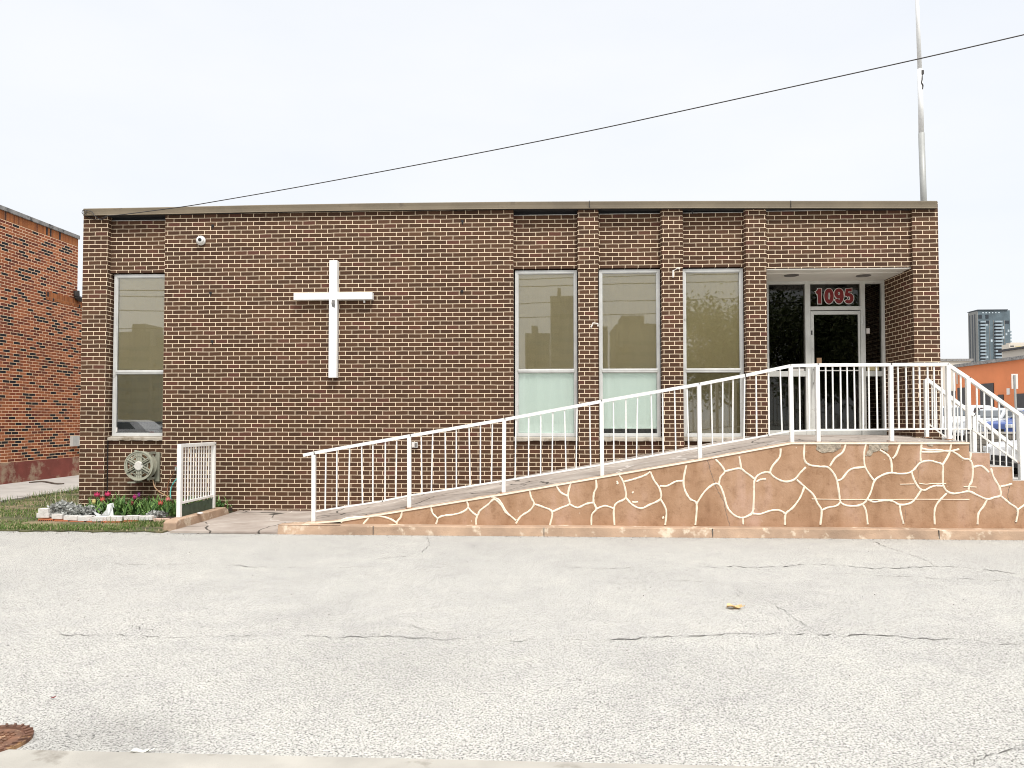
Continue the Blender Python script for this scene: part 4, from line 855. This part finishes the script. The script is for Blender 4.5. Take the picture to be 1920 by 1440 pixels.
# weed at the foot of the screen
wd_ = MB(); rs = random.Random(9); q = onZ(412, 962, .03)
for _ in range(70):
    c_ = q+Vector((rs.uniform(-.12, .12), rs.uniform(-.12, .2), rs.uniform(.0, .12))); d1 = Vector((rs.uniform(-1, 1), rs.uniform(-1, 1), rs.uniform(0, 1))).normalized(); d2 = d1.cross(Vector((0, 0, 1))).normalized(); s_ = rs.uniform(.02, .04)
    wd_.face([c_, c_+d1*s_+d2*s_*.5, c_+d1*s_*2, c_+d1*s_-d2*s_*.5])
tag(wd_.build('weed', 'strap', base=q, recalc=False), 'leafy green weed at the far foot of the white screen', 'plant')

# ================================================================== SMALL THINGS ON THE LOT
q = Vector((-2.587, -8.36, .004)); mh = thing('manhole_cover', (q.x, q.y, 0), 'round rusty iron cover in the asphalt at lower left', 'manhole cover')
m = MB(); m.lathe([(.175, .0), (.175, .016), (.140, .020), (.137, .012), (.132, .012)], (q.x, q.y, 0), 'Z', 40)
for k in range(26): t = 2*math.pi*k/26; d1 = Vector((math.cos(t), math.sin(t), 0)); d2 = Vector((math.cos(t+.12), math.sin(t+.12), 0)); m.bar(Vector((q.x, q.y, .019))+d1*.142, Vector((q.x, q.y, .019))+d2*.173, .010, .010)
m.build('rim', 'iron', mh); M['iron_lt'] = simple('worn_iron_lid', (.16, .075, .04), .6, .4, 20, bmp=.5, dirt=((.6, .42, .26), 7, .50)); m = MB(); m.lathe([(.130, .002), (.130, .014), (.122, .017)], (q.x, q.y, 0), 'Z', 40)
for k in range(-5, 6):
    for j in range(-5, 6):
        if k*k+j*j < 15: m.box(q.x+k*.026-.008, q.y+j*.026-.008, .0165, q.x+k*.026+.008, q.y+j*.026+.008, .021)
m.build('lid', 'iron_lt', mh)
def leafpiece(name, px, py, w, d, mat, label, cat, rot):
    q = onZ(px, py, .006); m = MB(); n = 7
    for k in range(n):
        a, b = k/n, (k+1)/n
        def pr(t, s): return Vector(((t-.5)*w, s*d*math.sin(math.pi*min(1, max(0, t)))**.7*(.8+.3*math.sin(t*9)), .003+d*(.3*abs(s)+.2*math.sin(t*7))))
        for s in (-1, 1): m.face([pr(a, 0), pr(b, 0), pr(b, s), pr(a, s)])
    m.tube([(w*.48, 0, .003+d*.1), (w*.7, .01, .004+d*.2)], .0015, 5)
    o = m.build(name, mat, recalc=False); o.location = q; o.rotation_euler = (0, 0, rot); md = o.modifiers.new('t', 'SOLIDIFY'); md.thickness = .002; tag(o, label, cat)
leafpiece('dry_leaf', 1377, 1140, .125, .055, 'dryleaf', 'curled yellow dry leaf on the pale asphalt', 'leaf', .15)
leafpiece('paper_scrap', 262, 1411, .085, .022, 'paper', 'white scrap of paper near the bottom left of the asphalt', 'litter', .2)
leafpiece('petal', 98, 1309, .014, .006, 'red', 'tiny dark red petal on the asphalt at left', 'petal', .1)

# ================================================================== NEIGHBOUR BRICK BUILDING (left)
NX = -12.12
nb = thing('neighbour_building', (NX, 4, 0), 'orange brick building with scattered dark bricks and peeling red base at far left', 'building')
ye = onX(143.5, 640, NX).y; zt_ = onX(143, 440, NX).z; z2 = onX(149, 562, NX).z; ys = onX(86, 552, NX).y; zs = onX(100, 552, NX).z
zb1 = .52; sh = .2
MB().box(NX-14, -4, zb1, NX, ye, zt_-sh-.1).box(NX-14, ye+.001, zb1, NX, 22, z2-sh).build('wall', 'brick_orange', nb)
MB().box(NX-14, -4, zt_-sh-.098, NX-.004, ye, zt_-.1).box(NX-14, ye+.002, z2-sh+.001, NX-.004, 22, z2).build('soldier_course', 'soldier', nb)
B(NX-.05, ys, z2-sh+.002, NX+.004, ye-.001, z2).build('soldier_band', 'soldier', nb)
MB().box(NX-14, -4.02, zt_-.1, NX+.03, ye+.03, zt_).box(NX-14, ye+.032, z2+.001, NX+.03, 22, z2+.05).build('coping', 'weathered', nb, bevel=.01)
B(NX-14, -3.98, 0, NX+.015, 22, zb1-.001).build('foundation', 'red_base', nb)
q = onX(141.5, 826, NX); MB().box(NX, q.y-.22, q.z-.14, NX+.08, q.y+.05, q.z+.12).build('meter_box', 'alu', nb)
dp = MB().tube(spline([onX(143.5, 545, NX+.06), onX(144.5, 556, NX+.06), onX(149, 560.5, NX+.06)]+[onX(152, 561, NX+.06)]), .07, 8); dp.build('gutter', 'cable', nb)
tag(MB().tube(spline([onZ(55, 905, .055), onZ(80, 903, .06), onZ(105, 907, .06), onZ(120, 907, .055)]), .02, 6).build('fallen_branch', 'bark', base=onZ(90, 905, .05)), 'thin dark branch lying on the pavement beside the neighbour building', 'branch')

# ================================================================== RIGHT BACKGROUND
WY = 17.4
q0 = onY(1700, 812, WY); q1 = onY(2300, 812, WY)
lw = MB(); lw.box(16, WY, 0, 40, WY+.25, .93)
bw_ = thing('block_wall', (20, WY, 0), 'low dark concrete block wall below the parked cars behind the steps', 'wall')
lw.build('wall', 'far_conc', bw_)
m = MB()
for k in range(60): m.box(16+k*.4, WY-.004, .02, 16.012+k*.4, WY, .93)
for k in range(5): m.box(16, WY-.0045, .18*k+.16, 40, WY-.0005, .18*k+.172)
m.build('joints', 'dark', bw_); B(15.98, WY-.03, .931, 40, WY+.28, 1.0).build('coping', 'concrete', bw_)

def car(name, loc, rz, paint, label, L=4.5, Hh=1.5, suv=False, W=1.78):
    t = bpy.data.objects.new(name, None); scene.collection.objects.link(t); t.location = loc; t.rotation_euler = (0, 0, rz); t['_o'] = (0, 0, 0); tag(t, label, 'car', 'cars parked behind the building')
    h = Hh; bl = .62*h if not suv else .60*h
    body = [(-L/2+.05, .32), (-L/2, .45), (-L/2+.02, bl-.1), (-L/2+.18, bl-.02), (-L/2+1.05, bl+.06), (L/2-.35, bl+.08), (L/2-.05, bl-.02), (L/2, .5), (L/2-.06, .30), (L/2-.3, .24), (-L/2+.3, .24)]
    cab = [(-L/2+.95, bl+.05), (-L/2+1.65, h-.06), (-L/2+2.1, h), (L/2-1.1, h-.01), (L/2-.55 if suv else L/2-.8, h-.1), (L/2-.12 if suv else L/2-.3, bl+.07)]
    def loft(poly, wid, m, mi=0):
        n = len(poly); i = len(m.v)
        for s in (-1, 1):
            for x, z in poly: m.v.append((x, s*wid(x, z), z))
        m.f.append(tuple(range(i, i+n))); m.m.append(mi); m.f.append(tuple(range(i+n, i+2*n))[::-1]); m.m.append(mi)
        for k in range(n): a = i+k; b = i+(k+1) % n; m.f.append((a, b, b+n, a+n)); m.m.append(mi)
    m = MB(); loft(body, lambda x, z: W/2-.10*max(0, abs(x)/(L/2)-.75)/.25-.03*(z < .35), m); o = m.build('body', paint, t, bevel=.07, smooth=False)
    m = MB(); loft(cab, lambda x, z: W/2-.06-.20*(z-bl)/(h-bl), m); m.build('cabin', paint, t, bevel=.04)
    def sidew(x0, x1, x2, x3):
        for s in (-1, 1):
            m = MB(); z0, z1 = bl+.10, h-.12
            wy = lambda z: s*(W/2-.06-.20*(z-bl)/(h-bl)+.006)
            m.face([(x0, wy(z0), z0), (x3, wy(z0), z0), (x2, wy(z1), z1), (x1, wy(z1), z1)]); m.build('side_window', 'car_glass', t, recalc=False)
    sidew(-L/2+1.2, -L/2+1.78, -.05, -.05); sidew(.03, .03, L/2-1.25, L/2-.85)
    m = MB(); dx, dz = .7, h-.06-(bl+.05); nx, nz = -dz*.012, dx*.012
    x0, x1 = -L/2+.95, -L/2+1.65
    m.face([(x0+.1+nx, -W/2+.14, bl+.15+nz), (x0+.1+nx, W/2-.14, bl+.15+nz), (x1-.06+nx, W/2-.30, h-.11+nz), (x1-.06+nx, -W/2+.30, h-.11+nz)]); m.build('windscreen', 'car_glass', t, recalc=False)
    for sx in (-L/2+.85, L/2-.85):
        for s in (-1, 1):
            m = MB(); m.lathe([(.20, -.1), (.31, -.1), (.325, -.06), (.325, .06), (.31, .1), (.20, .1)], (sx, s*(W/2-.10), .325), 'Y', 20)
            wh = m.build('wheel', 'tyre', t); MB().lathe([(.205, -.03), (.06, s*.085), (.03, s*.11)], (sx, s*(W/2-.08), .325), 'Y', 12).build('rim', 'rim', wh)
            B(*((-L/2-.01, min(s*.5, s*.82), bl-.26, -L/2+.12, max(s*.5, s*.82), bl-.12) if sx < 0 else (L/2-.1, min(s*.6, s*.84), bl-.2, L/2+.01, max(s*.6, s*.84), bl-.02))).build('headlight' if sx < 0 else 'taillight', 'lamp_lens' if sx < 0 else 'tail', t, bevel=.02)
    B(-L/2-.012, -.45, .40, -L/2+.05, .45, .54).build('grille', 'dark', t)
    B(-L/2-.02, -.7, .28, -L/2+.1, .7, .36).build('bumper', 'dark', t)
    for s in (-1, 1): B(-L/2+1.35, min(s*W/2, s*(W/2+.14)), bl+.05, -L/2+1.47, max(s*W/2, s*(W/2+.14)), bl+.17).build('mirror', paint, t, bevel=.02)
    return t
p = onY(1806, 790, 22); car('parked_car', (p.x, 22, .55), R(38), 'car_white', 'white suv parked behind the block wall, left of the silver car', 4.5, 1.55, True)
p = onY(1868, 790, 21.4); car('parked_car', (p.x, 21.4, .55), R(30), 'car_silver', 'silver hatchback parked behind the stair railing', 4.3, 1.42)
p = onY(1962, 790, 18.95); car('parked_car', (p.x, 18.95, .55), R(6), 'car_blue', 'blue car parked at the block wall in front of the silver hatchback', 4.2, 1.38)
p = onZ(1897, 900, 0); car('parked_car', (11.75+2.2, p.y+1.1, .0), R(0), 'car_white', 'white car nearest the steps at the right picture edge', 4.4, 1.42)
# sign
sp = thing('street_sign', (onY(1908, 860, 14).x, 14, 0), 'white rectangular sign seen from behind on a leaning grey post', 'sign')
a, b = onY(1897, 729, 14), onY(1908.5, 701, 14)
m = MB().box(a.x, 14, a.z, b.x, 14.012, b.z); o = m.build('panel', 'numwhite', sp, bevel=.002)
MB().bar((onY(1909, 860, 13.98).x, 13.98, 0.02), (onY(1902, 703, 13.98).x, 13.98, onY(1902, 703, 13.98).z), .05).build('post', 'pole_dark', sp)
a, b = onY(1889, 741, 25), onY(1893.5, 728, 25)
# orange building
OX = 33.5
ya, yb = onX(1950, 670, OX).y, onX(1791, 684, OX).y
yb_ = yb; zr = onX(1791, 684, OX).z
ob = thing('orange_building', (OX, yb, 0), 'flat roofed orange painted building behind the parked cars at right', 'building')
B(OX, ya-30, .0, OX+25, yb, zr-.25).build('wall', 'render_orange', ob)
B(OX-.25, ya-30.2, zr-.249, OX+25, yb+.3, zr).build('roof', 'weathered', ob)
def opening(x0, x1, y0, y1, nm, mat='door_dark'):
    A = onX(x0, y0, OX); Bq = onX(x1, y0, OX); z1_ = (A.z+Bq.z)/2; z0_ = max(.05, onX((x0+x1)/2, y1, OX).z)
    return B(OX-.05, min(A.y, Bq.y), z0_, OX+.01, max(A.y, Bq.y), z1_).build(nm, mat, ob)
opening(1796, 1810, 727, 800, 'door'); opening(1838.5, 1863.5, 719, 800, 'door'); opening(1871.5, 1882, 740, 800, 'door'); wdw = opening(1906, 1922, 738, 800, 'window')
opening(1888.5, 1894, 728, 740, 'wall_lamp', 'numwhite'); opening(1794, 1796, 690, 720, 'downpipe', 'cream'); opening(1801, 1802.5, 725, 800, 'door_frame', 'alu')
B(OX+2, yb-9, zr, OX+6, yb-3, zr+.8).build('roof_unit', 'cream', ob); B(OX+1.8, yb-9.2, zr+.801, OX+6.2, yb-2.8, zr+.95).build('roof_unit_cover', 'door_dark', ob)
# distant pale shed left of orange building
a = onY(1755, 790, 90); b = onY(1792, 677, 90)
o = thing('distant_building', (a.x, 90, 0), 'pale low building seen in the gap between brick corner and orange building', 'building')
B(a.x-3, 90, 0, b.x+2, 100, b.z).build('wall', 'cream', o); B(a.x-3.2, 89.8, b.z+.001, b.x+2.2, 100.2, b.z+.3).build('roof', 'weathered', o)
a = onY(1768, 764, 89.7); B(a.x, 89.75, 0, a.x+2.2, 89.99, a.z).build('door', 'door_dark', o)
for k in range(3): B(a.x-1.5+k*2.2, 89.8, a.z+1, a.x-.3+k*2.2, 89.99, a.z+2.2).build('window', 'door_dark', o)
# glass condo tower
TY = 640
def tx(x): return onY(x, 660, TY).x
def tz(y): return onY(1855, y, TY).z
tw = thing('condo_tower', (tx(1855), TY, 0), 'tall blue grey glass condominium tower on the horizon at right', 'building')
B(tx(1835), TY, 0, tx(1895), TY+14, tz(582)).build('wall', 'tower_glass', tw); 
B(tx(1835)-.6, TY+.05, 0, tx(1835)-.01, TY+13.9, tz(583)).build('side_wall', 'stone_grey', tw)
B(tx(1835)-.8, TY-1, tz(582)+.02, tx(1890), TY+14.5, tz(580.5)).build('roof', 'tower_dark', tw)
for yy in (3.0, 6.6, 10.6):
    B(tx(1835)-.7, TY+yy, 0, tx(1835)-.595, TY+yy+1.7, tz(588)).build('window_strip', 'tower_dark', tw)
for k in range(15):
    y = 602+k*6.1
    for x0, x1, d_ in ((1837.5, 1847, 2.0), (1864.5, 1878, 2.2)):
        B(tx(x0), TY-d_, tz(y+3.0), tx(x1), TY-.02, tz(y)).build('balcony', 'tower_slab', tw); B(tx(x0+.4), TY-.5, tz(y+6.0), tx(x1-.4), TY-.03, tz(y+3.05)).build('window', 'tower_dark', tw)
    if k > 2: B(tx(1895.01), TY+1, tz(y+3.0), tx(1899), TY+12, tz(y)).build('balcony', 'tower_slab', tw)
rt = random.Random(6)
for k in range(16):
    y = 606+rt.randint(0, 12)*6.1; x = rt.choice((1849.5, 1853, 1858, 1881, 1886, 1890)); B(tx(x), TY-.12, tz(y+4.5), tx(x+3.2), TY-.04, tz(y)).build('pale_panel', 'tower_pale', tw)
for x0, x1 in ((1836, 1842.5), (1848.5, 1855), (1885, 1893)): B(tx(x0), TY-.3, tz(607), tx(x1), TY-.05, tz(601.5)).build('window', 'tower_dark', tw)
for x0, x1 in ((1836, 1842), (1849, 1854.5)): B(tx(x0), TY-.3, tz(597), tx(x1), TY-.05, tz(590)).build('window', 'tower_dark', tw)
for k in range(6): B(tx(1843+k*6), TY-.25, tz(587.5), tx(1845.5+k*6), TY-.05, tz(585.3)).build('window', 'tower_pale', tw)
for x in (1848, 1856, 1863.6, 1879.5, 1884): B(tx(x)-.2, TY-.2, 0, tx(x)+.2, TY-.04, tz(600)).build('mullion', 'stone_grey', tw)
CYY = 400
def cx2(x): return onY(x, 660, CYY).x
def cz2(y): return onY(1900, y, CYY).z
cb = thing('cream_building', (cx2(1900), CYY, 0), 'cream stepped apartment block in front of the glass tower at the right edge', 'building')
B(cx2(1892), CYY, 0, cx2(1960), CYY+6.4, cz2(645)).build('wall', 'cream', cb); B(cx2(1897), CYY+1, cz2(645)+.02, cx2(1950), CYY+5, cz2(642)).build('roof', 'cream', cb)
for k in range(4):
    y = 648+k*6.5
    B(cx2(1894.5), CYY-.1, cz2(y+2), cx2(1901), CYY-.02, cz2(y)).build('window', 'tower_dark', cb); B(cx2(1892), CYY-.5, cz2(y+4.6), cx2(1960), CYY-.12, cz2(y+3.9)).build('ledge', 'concrete', cb)
    B(cx2(1904), CYY-.1, cz2(y+2), cx2(1915), CYY-.02, cz2(y+.6)).build('window', 'blind', cb)

# ================================================================== ACROSS THE STREET (behind the camera, mirrored in the panes)
def mir(px, py, L):   # place by where the pane shows it
    p = onY(px, py, L); return Vector((p.x, .3-L, p.z))
def tower_behind(x0, x1, ytop, L, label, fl=3.2, nm='apartment_tower'):
    a, b = mir(x0, ytop, L), mir(x1, ytop, L); t = thing(nm, ((a.x+b.x)/2, a.y, 0), label, 'building', 'towers across the street mirrored in the windows')
    B(a.x, a.y-20, 0, b.x, a.y, a.z).build('wall', 'stone_grey', t); B(a.x+2, a.y-15, a.z, b.x-4, a.y-4, a.z+3).build('roof', 'stone_grey', t)
    m = MB(); n = int(a.z/fl); cols = max(3, int((b.x-a.x)/4)); m2 = MB()
    for k in range(1, n):
        m.box(a.x+.5, a.y, k*fl, b.x-.5, a.y+.15, k*fl+1.3)
        m2.box(a.x+.5, a.y+.15, k*fl-.6, a.x+(b.x-a.x)*.35, a.y+1.2, k*fl+.3)
    m.build('window_band', 'tower_glass', t); m2.build('balcony', 'stone_grey', t)
tower_behind(222, 282, 622, 210, 'grey apartment tower mirrored in the upper left window')
tower_behind(283, 305, 650, 180, 'lower grey block mirrored at the right of the left window')
tower_behind(1032, 1080, 555, 190, 'tall tower mirrored at the right side of the first of three windows')
tower_behind(985, 1031, 625, 230, 'shorter tower mirrored in the middle of the first of three windows')
tower_behind(1154, 1238, 608, 200, 'broad apartment tower mirrored in the second of three windows')
tower_behind(1120, 1140, 612, 240, 'slim tower mirrored at the left of the second of three windows')
for i, (ya, yb, L) in enumerate(((535, 520, 26), (546, 534, 26), (572, 566, 27), (606, 592, 28))):
    a = mir(150, ya+8, L); b = mir(1080, yb, L); c = mir(1900, yb-25, L)
    o = MB().tube(spline([a+Vector((-20, 0, 1.2)), a, (a+b)/2+Vector((0, 0, -.15)), b, c, c+Vector((20, 0, 2))]), .022, 5).build('street_cable', 'cable', base=b)
    tag(o, ['topmost', 'second', 'third', 'lowest'][i]+' of the street cables mirrored across the upper window panes', 'cable', 'street cables mirrored in the windows')
def tree(x, y, h, r, n, label, seed):
    rs = random.Random(seed); t = thing('street_tree', (x, y, 0), label, 'tree', 'trees across the street')
    m = MB(); m.tube([(x, y, 0), (x+.1, y, h*.25), (x, y+.1, h*.5), (x+.2, y, h*.8)], [.28, .22, .15, .05], 9); limbs = []
    for k in range(26):
        z0 = h*rs.uniform(.2, .6); a = rs.uniform(0, 6.28); e = Vector((x+math.cos(a)*r*rs.uniform(.5, .95), y+math.sin(a)*r*rs.uniform(.5, .95), z0+h*rs.uniform(.1, .38)))
        mid = Vector((x, y, z0)).lerp(e, .5)+Vector((0, 0, .3)); m.tube([(x, y, z0), mid, e], [.09, .05, .015], 6); limbs += [mid, e, mid.lerp(e, .5)]
    m.build('trunk', 'bark', t); c = MB()
    for k in range(n):
        p = rs.choice(limbs)+Vector((rs.gauss(0, r*.16), rs.gauss(0, r*.16), rs.gauss(0, r*.15))); d1 = Vector((rs.uniform(-1, 1), rs.uniform(-1, 1), rs.uniform(-1, .4))).normalized(); d2 = d1.cross(Vector((rs.uniform(-1, 1), rs.uniform(-1, 1), 1))).normalized(); s = rs.uniform(.10, .20)
        c.face([p, p+d1*s+d2*s*.45, p+d1*s*2, p+d1*s-d2*s*.45])
    c.build('crown', 'leaf', t, recalc=False)
q = mir(1362, 700, 34); tree(q.x+.6, q.y, 9.8, 3.6, 15000, 'pale green leafy tree mirrored in the third window', 1)
q = mir(1475, 700, 30); tree(q.x+1.5, q.y, 9.6, 3.4, 11000, 'tree mirrored in the dark glass left of the door', 2)
q = mir(1590, 700, 32); tree(q.x+1.5, q.y, 9.5, 3.4, 11000, 'tree mirrored in the door glass', 3)

q = mir(225, 780, 24); car('parked_car', (q.x, q.y, 0), R(4), 'car_white', 'white car across the street mirrored low in the left window', 4.4, 1.45)
q = mir(300, 780, 25); car('parked_car', (q.x+2.5, q.y, 0), R(184), 'car_silver', 'silver car across the street mirrored at the right of the lower left pane', 4.5, 1.6, True)

# grit and crumbs gathered along the foot of the kerb and the lawn edge
gm = MB(); rs = random.Random(21)
for _ in range(1500):
    if rs.random() < .6: x = rs.uniform(-3.6, 7.5); y = -2.225-abs(rs.gauss(0, .05))
    elif rs.random() < .6: x = rs.uniform(-9.9, -3.6); y = -2.2-abs(rs.gauss(0, .10))
    else: x = rs.uniform(-7, 7); y = rs.uniform(-8, -2.4)
    sz = rs.uniform(.002, .007); mi = rs.choice((0, 0, 1, 2))
    c_ = Vector((x, y, .004+sz*.4)); a0 = rs.uniform(0, 6.28); P4 = [c_+Vector((math.cos(a0+k*2.09)*sz, math.sin(a0+k*2.09)*sz*.8, -sz*.4)) for k in range(3)]+[c_+Vector((0, 0, sz*.6))]
    for f in ((0, 1, 3), (1, 2, 3), (2, 0, 3)): gm.face([P4[k] for k in f], mi)
tag(gm.build('grit', ['soil', 'bark', 'concrete'], recalc=False), 'loose grit and crumbs scattered on the asphalt and along the kerb foot', 'grit', kind='stuff')
